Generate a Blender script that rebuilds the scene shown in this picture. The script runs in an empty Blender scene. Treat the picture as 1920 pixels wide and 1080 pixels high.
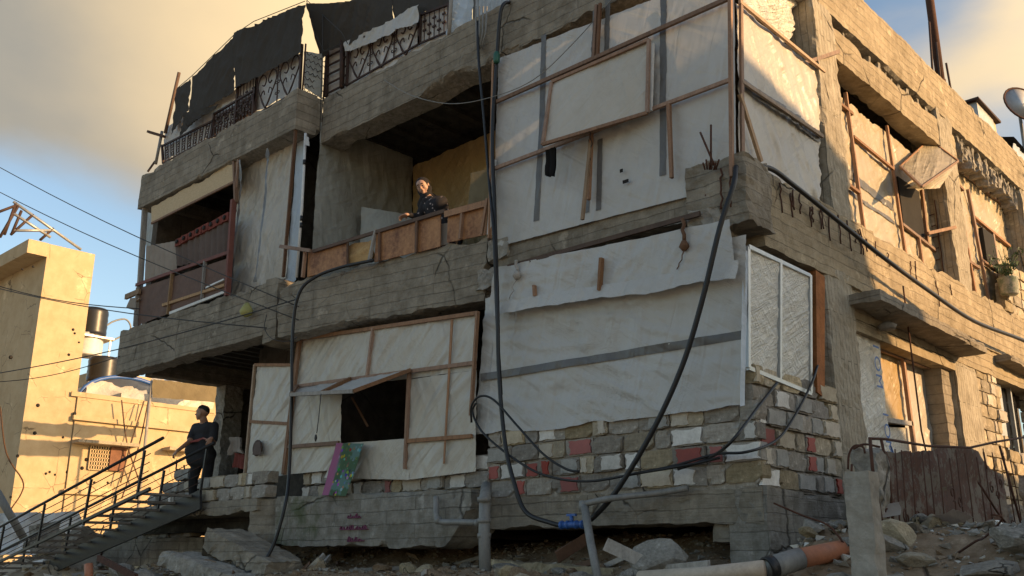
import bpy, math, random
import numpy as np
from mathutils import Vector, Matrix

random.seed(7)
RNG = np.random.RandomState(11)
S = bpy.context.scene
COL = S.collection

# ---------------------------------------------------------------- camera
F_PX = 1772.0
def _ray(px, py):
    return np.array([px-960.0, -(py-540.0), -F_PX])
dX = -_ray(-1018, 1048); dX /= np.linalg.norm(dX)
dY = _ray(2680, 1055); dY -= dX*dX.dot(dY); dY /= np.linalg.norm(dY)
dZ = np.cross(dX, dY)
RM = np.array([dX, dY, dZ])
CAM = np.array([4.5409, -8.3445, 1.6])
cam_data = bpy.data.cameras.new('camera')
cam_data.sensor_width = 36
cam_data.lens = F_PX/1920*36
cam_data.clip_start = 0.05
cam_data.clip_end = 2000
cam = bpy.data.objects.new('camera', cam_data)
COL.objects.link(cam)
cam.matrix_world = Matrix.Translation(Vector(CAM)) @ Matrix([list(r) for r in RM]).to_4x4()
S.camera = cam

# ---------------------------------------------------------------- sun and sky
SUN_AZ, SUN_EL = math.radians(24), math.radians(15)
sun_dir = Vector((math.cos(SUN_AZ)*math.cos(SUN_EL), math.sin(SUN_AZ)*math.cos(SUN_EL), math.sin(SUN_EL)))
sd = bpy.data.lights.new('sun', 'SUN')
sd.energy = 4.2
sd.color = (1.0, 0.62, 0.29)
sd.angle = math.radians(0.6)
sun = bpy.data.objects.new('sun', sd)
COL.objects.link(sun)
sun.rotation_euler = sun_dir.to_track_quat('Z', 'Y').to_euler()

W = bpy.data.worlds.new('World'); S.world = W; W.use_nodes = True
nt = W.node_tree; nt.nodes.clear()
def wn(t, **k):
    n = nt.nodes.new(t)
    for a, b in k.items(): setattr(n, a, b)
    return n
sky = wn('ShaderNodeTexSky', sky_type='NISHITA')
sky.sun_disc = False; sky.sun_elevation = SUN_EL; sky.sun_rotation = math.pi/2-SUN_AZ
sky.air_density = 1.1; sky.dust_density = 1.2
bg1 = wn('ShaderNodeBackground'); bg1.inputs['Strength'].default_value = 0.12
nt.links.new(sky.outputs[0], bg1.inputs[0])
tc = wn('ShaderNodeTexCoord')
mp = wn('ShaderNodeMapping'); mp.inputs['Scale'].default_value = (1.0, 1.0, 1.6); mp.inputs['Location'].default_value = (0.3, 0.9, 0.2)
nt.links.new(tc.outputs['Generated'], mp.inputs[0])
no = wn('ShaderNodeTexNoise'); no.inputs['Scale'].default_value = 1.9; no.inputs['Detail'].default_value = 7; no.inputs['Roughness'].default_value = 0.52; no.inputs['Distortion'].default_value = 0.35
nt.links.new(mp.outputs[0], no.inputs[0])
def wmath(op, a, b, c=None):
    n = wn('ShaderNodeMath', operation=op)
    for i, v in enumerate((a, b, c)):
        if v is None: continue
        if isinstance(v, (int, float)): n.inputs[i].default_value = v
        else: nt.links.new(v, n.inputs[i])
    return n.outputs[0]
def blob(px, py, inner, outer):
    """soft 0..1 spot in a sky direction: where a cloud bank lies"""
    d = Vector(RM @ _ray(px, py)).normalized()
    dt = wn('ShaderNodeVectorMath', operation='DOT_PRODUCT'); dt.inputs[1].default_value = d
    nt.links.new(tc.outputs['Generated'], dt.inputs[0])
    mr = wn('ShaderNodeMapRange', interpolation_type='SMOOTHSTEP')
    mr.inputs['From Min'].default_value = math.cos(math.radians(outer)); mr.inputs['From Max'].default_value = math.cos(math.radians(inner))
    nt.links.new(dt.outputs['Value'], mr.inputs['Value'])
    return mr.outputs[0]
bank = blob(330, -330, 10, 31)
warm = blob(760, -120, 2, 22)
bank2 = blob(1840, 60, 2, 11)
m = wmath('MULTIPLY_ADD', bank, 0.55, no.outputs[0])
m = wmath('MULTIPLY_ADD', bank2, 0.12, m)
low = blob(120, 800, 6, 19)
m = wmath('MULTIPLY_ADD', low, -0.45, m)
rb = blob(1690, -30, 0, 6)
m = wmath('MULTIPLY_ADD', rb, -0.20, m)
rb = blob(1870, 300, 0, 5)
m = wmath('MULTIPLY_ADD', rb, -0.20, m)
mr = wn('ShaderNodeMapRange', interpolation_type='SMOOTHSTEP')
mr.inputs['From Min'].default_value = 0.47; mr.inputs['From Max'].default_value = 0.78
nt.links.new(m, mr.inputs['Value'])
cr = wn('ShaderNodeMixRGB'); cr.inputs[1].default_value = (0.27, 0.265, 0.24, 1); cr.inputs[2].default_value = (0.90, 0.66, 0.36, 1)
n2 = wn('ShaderNodeTexNoise'); n2.inputs['Scale'].default_value = 3.1; n2.inputs['Detail'].default_value = 6
nt.links.new(mp.outputs[0], n2.inputs[0])
wf = wmath('MULTIPLY_ADD', warm, 0.95, wmath('MULTIPLY', wmath('SUBTRACT', n2.outputs[0], 0.40), 0.8))
wf = wmath('MULTIPLY_ADD', bank2, 0.55, wf)
wc = wn('ShaderNodeClamp'); nt.links.new(wf, wc.inputs[0])
nt.links.new(wc.outputs[0], cr.inputs[0])
# the cloud deck is brighter round the low sun, as any cloudy evening sky is
dts = wn('ShaderNodeVectorMath', operation='DOT_PRODUCT'); dts.inputs[1].default_value = sun_dir
nt.links.new(tc.outputs['Generated'], dts.inputs[0])
gl = wn('ShaderNodeMapRange', interpolation_type='SMOOTHSTEP'); gl.inputs['From Min'].default_value = 0.0; gl.inputs['From Max'].default_value = 1.0; gl.inputs['To Min'].default_value = 0.72; gl.inputs['To Max'].default_value = 1.6
nt.links.new(dts.outputs['Value'], gl.inputs['Value'])
bg2 = wn('ShaderNodeBackground'); nt.links.new(gl.outputs[0], bg2.inputs['Strength'])
nt.links.new(cr.outputs[0], bg2.inputs[0])
ms = wn('ShaderNodeMixShader'); nt.links.new(mr.outputs[0], ms.inputs[0])
nt.links.new(bg1.outputs[0], ms.inputs[1]); nt.links.new(bg2.outputs[0], ms.inputs[2])
ow = wn('ShaderNodeOutputWorld'); nt.links.new(ms.outputs[0], ow.inputs[0])

vs = S.view_settings
vs.view_transform = 'Standard'; vs.look = 'None'; vs.exposure = 0.9; vs.gamma = 1.0; vs.use_curve_mapping = False

# ---------------------------------------------------------------- picture point -> point on a real plane
def _wd(px, py): return RM @ _ray(px, py)
def P(px, py, y=0.0):
    w = _wd(px, py); return Vector(CAM + w*((y-CAM[1])/w[1]))
def Q(px, py, x=0.0):
    w = _wd(px, py); return Vector(CAM + w*((x-CAM[0])/w[0]))
def H(px, py, z):
    w = _wd(px, py); return Vector(CAM + w*((z-CAM[2])/w[2]))

# ---------------------------------------------------------------- numpy noise
_T = RNG.rand(4096)*2-1
def _h(i, j, k, s):
    return _T[(i*73856093 ^ j*19349663 ^ k*83492791 ^ (s*7919+13)) & 4095]
def vn(x, y, z=0.0, s=0):
    x, y, z = np.broadcast_arrays(np.asarray(x, float), np.asarray(y, float), np.asarray(z, float))
    i = np.floor(x).astype(np.int64); j = np.floor(y).astype(np.int64); k = np.floor(z).astype(np.int64)
    fx, fy, fz = x-i, y-j, z-k
    fx = fx*fx*(3-2*fx); fy = fy*fy*(3-2*fy); fz = fz*fz*(3-2*fz)
    r = 0
    for a in (0, 1):
        for b in (0, 1):
            for c in (0, 1):
                w = (fx if a else 1-fx)*(fy if b else 1-fy)*(fz if c else 1-fz)
                r = r+w*_h(i+a, j+b, k+c, s)
    return r
def fbm(x, y, z=0.0, s=0, o=4):
    r = 0; a = 1; t = 0
    for q in range(o):
        r = r+a*vn(np.asarray(x)*2**q, np.asarray(y)*2**q, np.asarray(z)*2**q, s+q); t += a; a *= .5
    return r/t

# ---------------------------------------------------------------- objects
def tag(o, label=None, cat=None, group=None, kind=None):
    if label: o['label'] = label
    if cat: o['category'] = cat
    if group: o['group'] = group
    if kind: o['kind'] = kind
    return o
def thing(name, label, cat, loc=(0, 0, 0), group=None):
    o = bpy.data.objects.new(name, None); COL.objects.link(o)
    o.location = loc; o.empty_display_size = .2
    return tag(o, label, cat, group)
def wloc(o):
    v = Vector(o.location)
    while o.parent: o = o.parent; v += Vector(o.location)
    return v
class MB:
    """collects shapes in world metres, then links them as ONE mesh object"""
    def __init__(s): s.v = []; s.f = []; s.m = []; s.uv = {}; s.sm = []
    def n(s): return len(s.v)
    def add(s, vs_, fs, mi=0, smooth=False):
        b = len(s.v); s.v.extend([tuple(q) for q in vs_])
        for f in fs: s.f.append(tuple(b+i for i in f)); s.m.append(mi); s.sm.append(smooth)
        return b
    def box(s, a, b, mi=0):
        (x0, y0, z0), (x1, y1, z1) = a, b
        s.add([(x0,y0,z0),(x1,y0,z0),(x1,y1,z0),(x0,y1,z0),(x0,y0,z1),(x1,y0,z1),(x1,y1,z1),(x0,y1,z1)],
              [(0,3,2,1),(4,5,6,7),(0,1,5,4),(1,2,6,5),(2,3,7,6),(3,0,4,7)], mi); return s
    def bar(s, A, B, w, d, up=(0, 0, 1), mi=0, jit=0.0):
        A = Vector(A); B = Vector(B); t = (B-A).normalized(); u = Vector(up)
        if abs(t.dot(u.normalized())) > .95: u = Vector((1, 0, 0)) if abs(t.x) < .9 else Vector((0, 1, 0))
        sd_ = t.cross(u).normalized(); u = sd_.cross(t).normalized()
        vs_ = []
        for p in (A, B):
            for (a, b) in ((-1,-1),(1,-1),(1,1),(-1,1)):
                q = p+sd_*(a*w/2)+u*(b*d/2)
                if jit: q = q+Vector([random.uniform(-jit, jit) for _ in range(3)])
                vs_.append(q)
        s.add(vs_, [(0,1,2,3),(7,6,5,4),(0,4,5,1),(1,5,6,2),(2,6,7,3),(3,7,4,0)], mi); return s
    def tube(s, pts, r, n=6, mi=0, cap=True, r2=None):
        pts = [Vector(p) for p in pts]; L = len(pts)
        t0 = (pts[1]-pts[0]).normalized()
        u = t0.orthogonal().normalized(); vs_ = []
        for i, p in enumerate(pts):
            t = (pts[min(i+1, L-1)]-pts[max(i-1, 0)]).normalized()
            u = (u-t*u.dot(t)); u = u.normalized() if u.length > 1e-6 else t.orthogonal().normalized()
            w = t.cross(u); rr = r if r2 is None else r+(r2-r)*i/(L-1)
            for k in range(n):
                a = 2*math.pi*k/n; vs_.append(p+(u*math.cos(a)+w*math.sin(a))*rr)
        fs = []
        for i in range(L-1):
            for k in range(n):
                k2 = (k+1) % n; fs.append((i*n+k, i*n+k2, (i+1)*n+k2, (i+1)*n+k))
        if cap: fs.append(tuple(range(n-1, -1, -1))); fs.append(tuple((L-1)*n+k for k in range(n)))
        s.add(vs_, fs, mi, True); return s
    def grid(s, arr, uv=None, mi=0, smooth=True, flip=False):
        """arr: (ny,nx,3)"""
        ny, nx = arr.shape[:2]; b = len(s.v)
        s.v.extend(map(tuple, arr.reshape(-1, 3)))
        for j in range(ny-1):
            for i in range(nx-1):
                a = b+j*nx+i; q = (a, a+1, a+nx+1, a+nx)
                s.f.append(q[::-1] if flip else q); s.m.append(mi); s.sm.append(smooth)
        if uv is not None:
            for k, t in enumerate(uv.reshape(-1, 2)): s.uv[b+k] = t
        return s
    def lathe(s, c, prof, n=16, mi=0, axis=(0, 0, 1)):
        ax = Vector(axis).normalized(); u = ax.orthogonal().normalized(); w = ax.cross(u); c = Vector(c); vs_ = []
        for (r, h) in prof:
            for k in range(n):
                a = 2*math.pi*k/n; vs_.append(c+ax*h+(u*math.cos(a)+w*math.sin(a))*r)
        L = len(prof); fs = []
        for i in range(L-1):
            for k in range(n):
                k2 = (k+1) % n; fs.append((i*n+k, i*n+k2, (i+1)*n+k2, (i+1)*n+k))
        fs.append(tuple(range(n-1, -1, -1))); fs.append(tuple((L-1)*n+k for k in range(n)))
        s.add(vs_, fs, mi, True); return s
    def build(s, name, mats, parent=None, origin=None):
        if not isinstance(mats, (list, tuple)): mats = [mats]
        A = np.array(s.v)
        if parent is not None:
            org = np.array(wloc(parent)); loc = Vector((0, 0, 0))
        else:
            org = np.array([A[:, 0].mean(), A[:, 1].mean(), A[:, 2].min()]) if origin is None else np.array(origin)
            loc = Vector(org)
        me = bpy.data.meshes.new(name)
        me.from_pydata((A-org).tolist(), [], s.f)
        for m_ in mats: me.materials.append(m_)
        me.polygons.foreach_set('material_index', s.m)
        me.polygons.foreach_set('use_smooth', s.sm)
        if s.uv:
            uvl = me.uv_layers.new(name='UVMap')
            li = np.zeros(len(me.loops), dtype=np.int64); me.loops.foreach_get('vertex_index', li)
            full = np.zeros((len(s.v), 2)); 
            ks = np.array(list(s.uv.keys())); full[ks] = np.array(list(s.uv.values()))
            uvl.data.foreach_set('uv', full[li].ravel())
        me.update()
        o = bpy.data.objects.new(name, me); COL.objects.link(o); o.location = loc
        if parent is not None: o.parent = parent
        return o
def smooth_pts(pts, k=6):
    pts = [Vector(p) for p in pts]
    if len(pts) < 3: return pts
    e = [pts[0]*2-pts[1]]+pts+[pts[-1]*2-pts[-2]]; out = []
    for i in range(1, len(e)-2):
        for j in range(k):
            t = j/k; a, b, c, d = e[i-1], e[i], e[i+1], e[i+2]
            out.append(0.5*((2*b)+(c-a)*t+(2*a-5*b+4*c-d)*t*t+(3*b-a-3*c+d)*t**3))
    out.append(pts[-1]); return out

# rough concrete bar: a rectangular section swept from A to B, chipped arrises, ragged underside
def rough(mb, A, B, w, h, up=(0, 0, 1), seg=.09, amp=.008, chip=.03, rag=0.0, ragtop=0.0, ragend=0.0, seed=0, mi=0, mirag=None, ragf=2.3, bite=None):
    """A,B: the middle of the top front arris line ends; section hangs w back (side axis) and h down"""
    A = np.array(A, float); B = np.array(B, float); t = B-A; L = np.linalg.norm(t); t /= L
    u = np.array(up, float); u -= t*u.dot(t); u /= np.linalg.norm(u); sd_ = np.cross(t, u)
    ns = max(2, int(L/seg)+1); nh = max(2, int(h/seg)); nw = max(2, int(w/seg))
    prof = [(0, -h*i/nh) for i in range(nh)]+[(w*i/nw, -h) for i in range(nw)]+[(w, -h+h*i/nh) for i in range(nh)]+[(w-w*i/nw, 0) for i in range(nw)]
    pr = np.array(prof); M = len(pr); s_ = np.linspace(0, L, ns)
    hh = pr[:, 1][None, :].repeat(ns, 0).copy(); ww = pr[:, 0][None, :].repeat(ns, 0).copy(); ss = s_[:, None].repeat(M, 1).copy()
    if rag:
        r = np.clip(fbm(s_*ragf, 3.3+seed, 0, seed, 4)*1.6+.35, 0, 2)*rag
        if bite is not None: r = r+bite(s_)
        wt = np.clip((-hh)/h*1.6-.6, 0, 1)
        fr = np.clip(1-ww/max(w, .01)*.55, .2, 1)
        hh += r[:, None]*wt*fr
    if ragtop:
        r = np.clip(fbm(s_*ragf*1.2, 9.3+seed, 0, seed+5, 4)*1.5+.2, 0, 2)*ragtop
        wt = np.clip(1+hh/h*1.8, 0, 1); hh -= r[:, None]*wt
    pos = A[None, None]+t*ss[..., None]+sd_*ww[..., None]*1.0+u*hh[..., None]
    # chipped arrises
    cen = A+sd_*(w/2)-u*(h/2)
    iscorner = np.zeros(M, bool); iscorner[[0, nh, nh+nw, 2*nh+nw]] = True
    c = fbm(pos[..., 0]*3.1, pos[..., 1]*3.1, pos[..., 2]*3.1, seed+2, 3)
    c = np.clip(c*1.7-.15, 0, 1)*chip
    inn = (cen+t*ss[..., None])-pos; inn /= (np.linalg.norm(inn, axis=2, keepdims=True)+1e-9)
    pos += inn*(c*np.where(iscorner, 1, .12))[..., None]
    for a in range(3):
        pos[..., a] += amp*fbm(pos[..., 0]*4+a*17, pos[..., 1]*4, pos[..., 2]*4, seed+9+a, 3)
        pos[..., a] += amp*.6*vn(pos[..., 0]*19+a*7, pos[..., 1]*19, pos[..., 2]*19, seed+29+a)
    if ragend:
        for e, sg in ((0, 1), (ns-1, -1)):
            q = np.abs(fbm(pos[e, :, 0]*5, pos[e, :, 1]*5, pos[e, :, 2]*5, seed+4, 3))*ragend
            pos[e] += t*sg*q[:, None]
    b = mb.n(); mb.v.extend(map(tuple, pos.reshape(-1, 3)))
    for i in range(ns-1):
        for k in range(M):
            k2 = (k+1) % M
            mb.f.append((b+i*M+k, b+i*M+k2, b+(i+1)*M+k2, b+(i+1)*M+k))
            under = nh <= k < nh+nw
            mb.m.append(mirag if (mirag is not None and under) else mi); mb.sm.append(False)
    for e, fl in ((0, True), (ns-1, False)):
        cidx = mb.n(); mb.v.append(tuple(pos[e].mean(0)))
        for k in range(M):
            k2 = (k+1) % M; a, c_ = b+e*M+k, b+e*M+k2
            mb.f.append((cidx, c_, a) if fl else (cidx, a, c_)); mb.m.append(mi); mb.sm.append(False)
    return mb

# cloth or plastic sheet on a quad with wrinkles; c00 bottom left, c10 bottom right, c11 top right, c01 top left
def wrinkle(u, v, seed, ang, amp, fine=1.0):
    ca, sa = math.cos(ang), math.sin(ang)
    wx = u+.25*fbm(u*.9, v*.9, 0, seed+50, 2); wy = v+.25*fbm(u*.9+9, v*.9, 0, seed+51, 2)
    a = wx*ca+wy*sa; b = -wx*sa+wy*ca
    r1 = 1-np.abs(vn(a*1.2, b*7.0, 0, seed)); r1 = r1**3
    r2 = 1-np.abs(vn(a*2.5+5, b*15.0, 0, seed+1)); r2 = r2**2
    c = wx*math.cos(ang+1.1)+wy*math.sin(ang+1.1); d = -wx*math.sin(ang+1.1)+wy*math.cos(ang+1.1)
    r3 = (1-np.abs(vn(c*1.5, d*8.0, 0, seed+2)))**3
    mask = np.clip(.5+fbm(u*.7, v*.7, 0, seed+7, 2)*1.3, 0, 1)
    return amp*(.9*r1*mask+.35*r2*fine*(.4+mask)+.5*r3*(1-mask)+.8*fbm(u*.8, v*.8, 0, seed+3, 2))
def sheet(mb, c00, c10, c11, c01, seed=0, amp=.012, ang=.7, res=.045, mi=0, off=0.0, rag=(0, 0, 0, 0), billow=0.0, fold=0.0, thick=0.0, folds_n=6, sag=0.0):
    c00, c10, c11, c01 = [np.array(c, float) for c in (c00, c10, c11, c01)]
    Wd = (np.linalg.norm(c10-c00)+np.linalg.norm(c11-c01))/2; Ht = (np.linalg.norm(c01-c00)+np.linalg.norm(c11-c10))/2
    nx = min(240, max(2, int(Wd/res)+1)); ny = min(240, max(2, int(Ht/res)+1))
    a = np.linspace(0, 1, nx)[None, :].repeat(ny, 0); b = np.linspace(0, 1, ny)[:, None].repeat(nx, 1)
    U, Vv = a*Wd, b*Ht
    a2, b2 = a.copy(), b.copy()
    if any(rag):   # bottom, right, top, left raggedness in metres
        b2 = b2+(1-b)**3*rag[0]/Ht*fbm(U*2.1, 1.5, 0, seed+20, 4); b2 = b2-b**3*rag[2]/Ht*np.abs(fbm(U*2.1, 4.5, 0, seed+21, 4))
        a2 = a2-a**3*rag[1]/Wd*np.abs(fbm(Vv*2.1, 7.5, 0, seed+22, 4)); a2 = a2+(1-a)**3*rag[3]/Wd*np.abs(fbm(Vv*2.1, 9.5, 0, seed+23, 4))
    if sag: b2 = b2-sag/Ht*np.sin(a*math.pi)*(b)
    pos = (c00*((1-a2)*(1-b2))[..., None]+c10*(a2*(1-b2))[..., None]+c11*(a2*b2)[..., None]+c01*((1-a2)*b2)[..., None])
    n = np.cross(c10-c00, c01-c00); n /= np.linalg.norm(n)
    if n.dot(CAM-c00) < 0: n = -n
    pr0 = np.array([c00.dot((c10-c00)/np.linalg.norm(c10-c00)), c00[2]])
    wu = pos[..., 0] if abs(n[1]) > abs(n[0]) else pos[..., 1]
    D = wrinkle(wu, pos[..., 2], seed, ang, amp)*1.7+off
    if billow: D = D+billow*np.sin(a*math.pi)*np.sin(b*math.pi)
    if fold: D = D+fold*np.sin(a*folds_n*2*math.pi+2*fbm(U, Vv*.4, 0, seed+33, 2))*(.4+.6*(1-b))
    pos = pos+n*D[..., None]
    uv = np.stack([wu, pos[..., 2]], -1) if abs(n[2]) < .7 else np.stack([U+pr0[0], Vv+pr0[1]], -1)
    mb.grid(pos, uv, mi, True)
    if thick: mb.grid(pos-n*thick, uv, mi, True, True)
    return mb

# ---------------------------------------------------------------- materials
def M_(name):
    m_ = bpy.data.materials.new(name); m_.use_nodes = True; t = m_.node_tree; t.nodes.clear()
    return m_, t
class N:
    def __init__(s, t): s.t = t
    def __call__(s, ty, ins=None, **k):
        n = s.t.nodes.new(ty)
        for a, b in k.items(): setattr(n, a, b)
        for a, b in (ins or {}).items():
            if hasattr(b, 'links') or isinstance(b, bpy.types.NodeSocket): s.t.links.new(b, n.inputs[a])
            else: n.inputs[a].default_value = b
        return n
    def math(s, op, a, b=0.0, c=0.0, clamp=False):
        n = s('ShaderNodeMath', {0: a, 1: b, 2: c}, operation=op); n.use_clamp = clamp; return n.outputs[0]
    def noise(s, v, sc, det=4, ro=.55, dist=0.0):
        return s('ShaderNodeTexNoise', {'Vector': v, 'Scale': sc, 'Detail': det, 'Roughness': ro, 'Distortion': dist}).outputs[0]
    def ramp(s, v, a, b, lo=0.0, hi=1.0):
        n = s('ShaderNodeMapRange', {'Value': v, 'From Min': a, 'From Max': b, 'To Min': lo, 'To Max': hi}); return n.outputs[0]
    def mix(s, f, a, b, bt='MIX'):
        def c(q): return (*q, 1) if isinstance(q, tuple) and len(q) == 3 else q
        return s('ShaderNodeMixRGB', {0: f, 1: c(a), 2: c(b)}, blend_type=bt).outputs[0]
    def scale(s, v, sx, sy, sz, rot=(0, 0, 0)):
        return s('ShaderNodeMapping', {'Vector': v, 'Scale': (sx, sy, sz), 'Rotation': rot}).outputs[0]
def obj_coord(n): return n('ShaderNodeTexCoord').outputs['Object']

def concrete(name, col=(.27, .25, .215), dark=(.10, .095, .085), light=(.42, .40, .35), board='h', bump=.5, bw=1.1, bh=.13, moss=0.0, dirty=.5, scl=1.0, seam=1.0, rnd=0.0):
    m_, t = M_(name); n = N(t); o = obj_coord(n)
    sp = n('ShaderNodeSeparateXYZ', {0: o}); xy = n.math('ADD', sp.outputs[0], sp.outputs[1])
    big = n.noise(o, .9*scl, 6, .6); mid = n.noise(o, 5*scl, 8, .65); fine = n.noise(o, 45, 6, .7)
    st = n.noise(n.scale(o, 5, 5, .45), 1.0, 6, .7)
    c = n.mix(n.ramp(big, .3, .7), dark, col)
    c = n.mix(n.ramp(mid, .38, .72, 0, .75), c, light)
    c = n.mix(n.ramp(st, .52, .75, 0, dirty), c, dark)
    c = n.mix(n.ramp(fine, .35, .7, .0, .35), c, tuple(q*.55 for q in col))
    c = n.mix(n.ramp(n.noise(o, 2.3*scl, 9, .7), .60, .66, 0, .45), c, tuple(min(1, q*1.35) for q in light))
    h = n.math('ADD', n.math('MULTIPLY', mid, .5), n.math('MULTIPLY', fine, .25))
    h = n.math('ADD', h, n.math('MULTIPLY', n.noise(o, 17, 5, .7), .35))
    if board:
        wob = n.math('MULTIPLY', n.math('SUBTRACT', n.noise(o, 3, 3, .5), .5), .05)
        if board == 'h': v = n('ShaderNodeCombineXYZ', {0: xy, 1: n.math('ADD', sp.outputs[2], wob)}).outputs[0]
        else: v = n('ShaderNodeCombineXYZ', {0: sp.outputs[2], 1: n.math('ADD', xy, wob)}).outputs[0]
        b = n('ShaderNodeTexBrick', {'Vector': v, 'Color1': (.3, .3, .3, 1), 'Color2': (.85, .85, .85, 1), 'Mortar': (0, 0, 0, 1), 'Scale': 1.0, 'Mortar Size': .006, 'Mortar Smooth': .35, 'Bias': 0, 'Brick Width': bw, 'Row Height': bh})
        c = n.mix(.22, c, n.mix(1.0, c, b.outputs[0], 'MULTIPLY'))
        # board seams fade in and out
        vis = n.ramp(n.noise(o, 1.7, 4, .6), .36, .6, .1, 1)
        sm = n.math('MULTIPLY', b.outputs[1], vis)
        c = n.mix(n.math('MULTIPLY', sm, .55*seam), c, tuple(q*.5 for q in dark))
        g = n.noise(n.scale(o, 3, 3, 60) if board == 'h' else n.scale(o, 50, 50, 2), 1, 3, .6)
        h = n.math('ADD', h, n.math('MULTIPLY', g, .35))
        h = n.math('SUBTRACT', h, n.math('MULTIPLY', sm, 1.1))
    if rnd:
        oi = n('ShaderNodeObjectInfo').outputs['Random']; c = n('ShaderNodeHueSaturation', {'Color': c, 'Saturation': n.ramp(oi, 0, 1, .8, 1.15), 'Value': n.ramp(n.math('FRACT', n.math('MULTIPLY', oi, 7.3)), 0, 1, 1-rnd, 1+rnd)}).outputs[0]
    # cracks
    vo = n('ShaderNodeTexVoronoi', {'Vector': n.mix(.12, o, n('ShaderNodeTexNoise', {'Vector': o, 'Scale': 4.0, 'Detail': 4.0}).outputs[1], 'ADD'), 'Scale': .8}, feature='DISTANCE_TO_EDGE')
    ck = n.math('MULTIPLY', n.ramp(vo.outputs[0], .0, .012, 1, 0), n.ramp(n.noise(o, .8, 2), .5, .58, 0, 1))
    c = n.mix(n.math('MULTIPLY', ck, .8), c, (.02, .018, .015)); h = n.math('SUBTRACT', h, ck)
    if moss:
        c = n.mix(n.ramp(n.noise(o, 1.4, 5, .6), .56, .70, 0, moss), c, (.05, .07, .02))
    bp = n('ShaderNodeBump', {'Strength': bump, 'Distance': .03, 'Height': h})
    p = n('ShaderNodeBsdfPrincipled', {'Base Color': c, 'Roughness': .93, 'Normal': bp.outputs[0]})
    p.inputs['Specular IOR Level'].default_value = .2
    t.links.new(p.outputs[0], n('ShaderNodeOutputMaterial').inputs[0]); return m_

def sheetmat(name, col, dirt=(.30, .24, .16), trans=.25, gloss=.35, bump=.5, dirtamt=.5, ang=.6, fine=1.0, weave=False, spec=.35, style='tarp'):
    m_, t = M_(name); n = N(t)
    uv = n('ShaderNodeTexCoord').outputs['UV']
    u3 = n.scale(uv, 1, 1, 1, (0, 0, ang)); u4 = n.scale(uv, 1, 1, 1, (0, 0, ang+1.25))
    mask = n.ramp(n.noise(uv, .8, 2), .40, .62)
    if style == 'film':
        a = n.noise(n.scale(u3, 1.5, 13, 1), 1.0, 5, .6, .6); b = n.noise(n.scale(u4, 2.5, 17, 1), 1.0, 5, .6, .8)
        a = n.math('ABSOLUTE', n.math('SUBTRACT', a, .5)); b = n.math('ABSOLUTE', n.math('SUBTRACT', b, .5))
        cr_ = n.noise(uv, 9*fine, 8, .65, 1.0); cr_ = n.math('ABSOLUTE', n.math('SUBTRACT', cr_, .5))
        h = n.math('ADD', n.math('MULTIPLY', a, 1.6), n.math('ADD', n.math('MULTIPLY', b, 1.2), n.math('MULTIPLY', cr_, .8)))
    else:      # soft folds, with a few sharp creases where the sheet is slack
        a = n.noise(n.scale(u3, .8, 4.5, 1), 1.0, 2.5, .5, .5); b = n.noise(n.scale(u4, .9, 6, 1), 1.0, 2.5, .5, .7)
        f1 = n.math('ABSOLUTE', n.math('SUBTRACT', a, .5)); f2 = n.math('ABSOLUTE', n.math('SUBTRACT', b, .5))
        c1 = n.noise(n.scale(u3, 1.2, 2.2, 1), 2.6*fine, 3, .55, 1.2); c1 = n.math('ABSOLUTE', n.math('SUBTRACT', c1, .5))
        c2 = n.noise(uv, 6.5*fine, 2.5, .5, .8); c2 = n.math('ABSOLUTE', n.math('SUBTRACT', c2, .5))
        cr_ = n.math('MINIMUM', c1, n.math('ADD', c2, .02))
        cs = n.math('MULTIPLY', n.ramp(cr_, 0, .05, 1, 0), mask)
        h = n.math('ADD', n.math('MULTIPLY', a, 1.3), n.math('MULTIPLY', b, 1.0))
        h = n.math('ADD', h, n.math('MULTIPLY', cs, .09)); h = n.math('ADD', h, n.math('MULTIPLY', n.noise(uv, 30, 3, .6), .03))
        a = f1
    if weave:
        wv = n('ShaderNodeTexWave', {'Vector': uv, 'Scale': 60.0}); h = n.math('ADD', h, n.math('MULTIPLY', wv.outputs[1], .05))
    d = n.noise(n.scale(uv, 1, .45, 1), 1.3, 8, .65); d2 = n.noise(uv, 4, 8, .7)
    c = n.mix(n.ramp(d, .42, .72, 0, dirtamt), col, dirt)
    c = n.mix(n.ramp(d2, .5, .75, 0, dirtamt*.5), c, tuple(q*.6 for q in dirt))
    bp = n('ShaderNodeBump', {'Strength': min(1, bump*1.4), 'Distance': .05, 'Height': h})
    p = n('ShaderNodeBsdfPrincipled', {'Base Color': c, 'Roughness': gloss, 'Normal': bp.outputs[0]})
    p.inputs['Specular IOR Level'].default_value = spec
    out = n('ShaderNodeOutputMaterial')
    if trans:
        tr = n('ShaderNodeBsdfTranslucent', {'Color': c, 'Normal': bp.outputs[0]})
        mx = n('ShaderNodeMixShader', {0: trans}); t.links.new(p.outputs[0], mx.inputs[1]); t.links.new(tr.outputs[0], mx.inputs[2])
        t.links.new(mx.outputs[0], out.inputs[0])
    else: t.links.new(p.outputs[0], out.inputs[0])
    return m_

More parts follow.
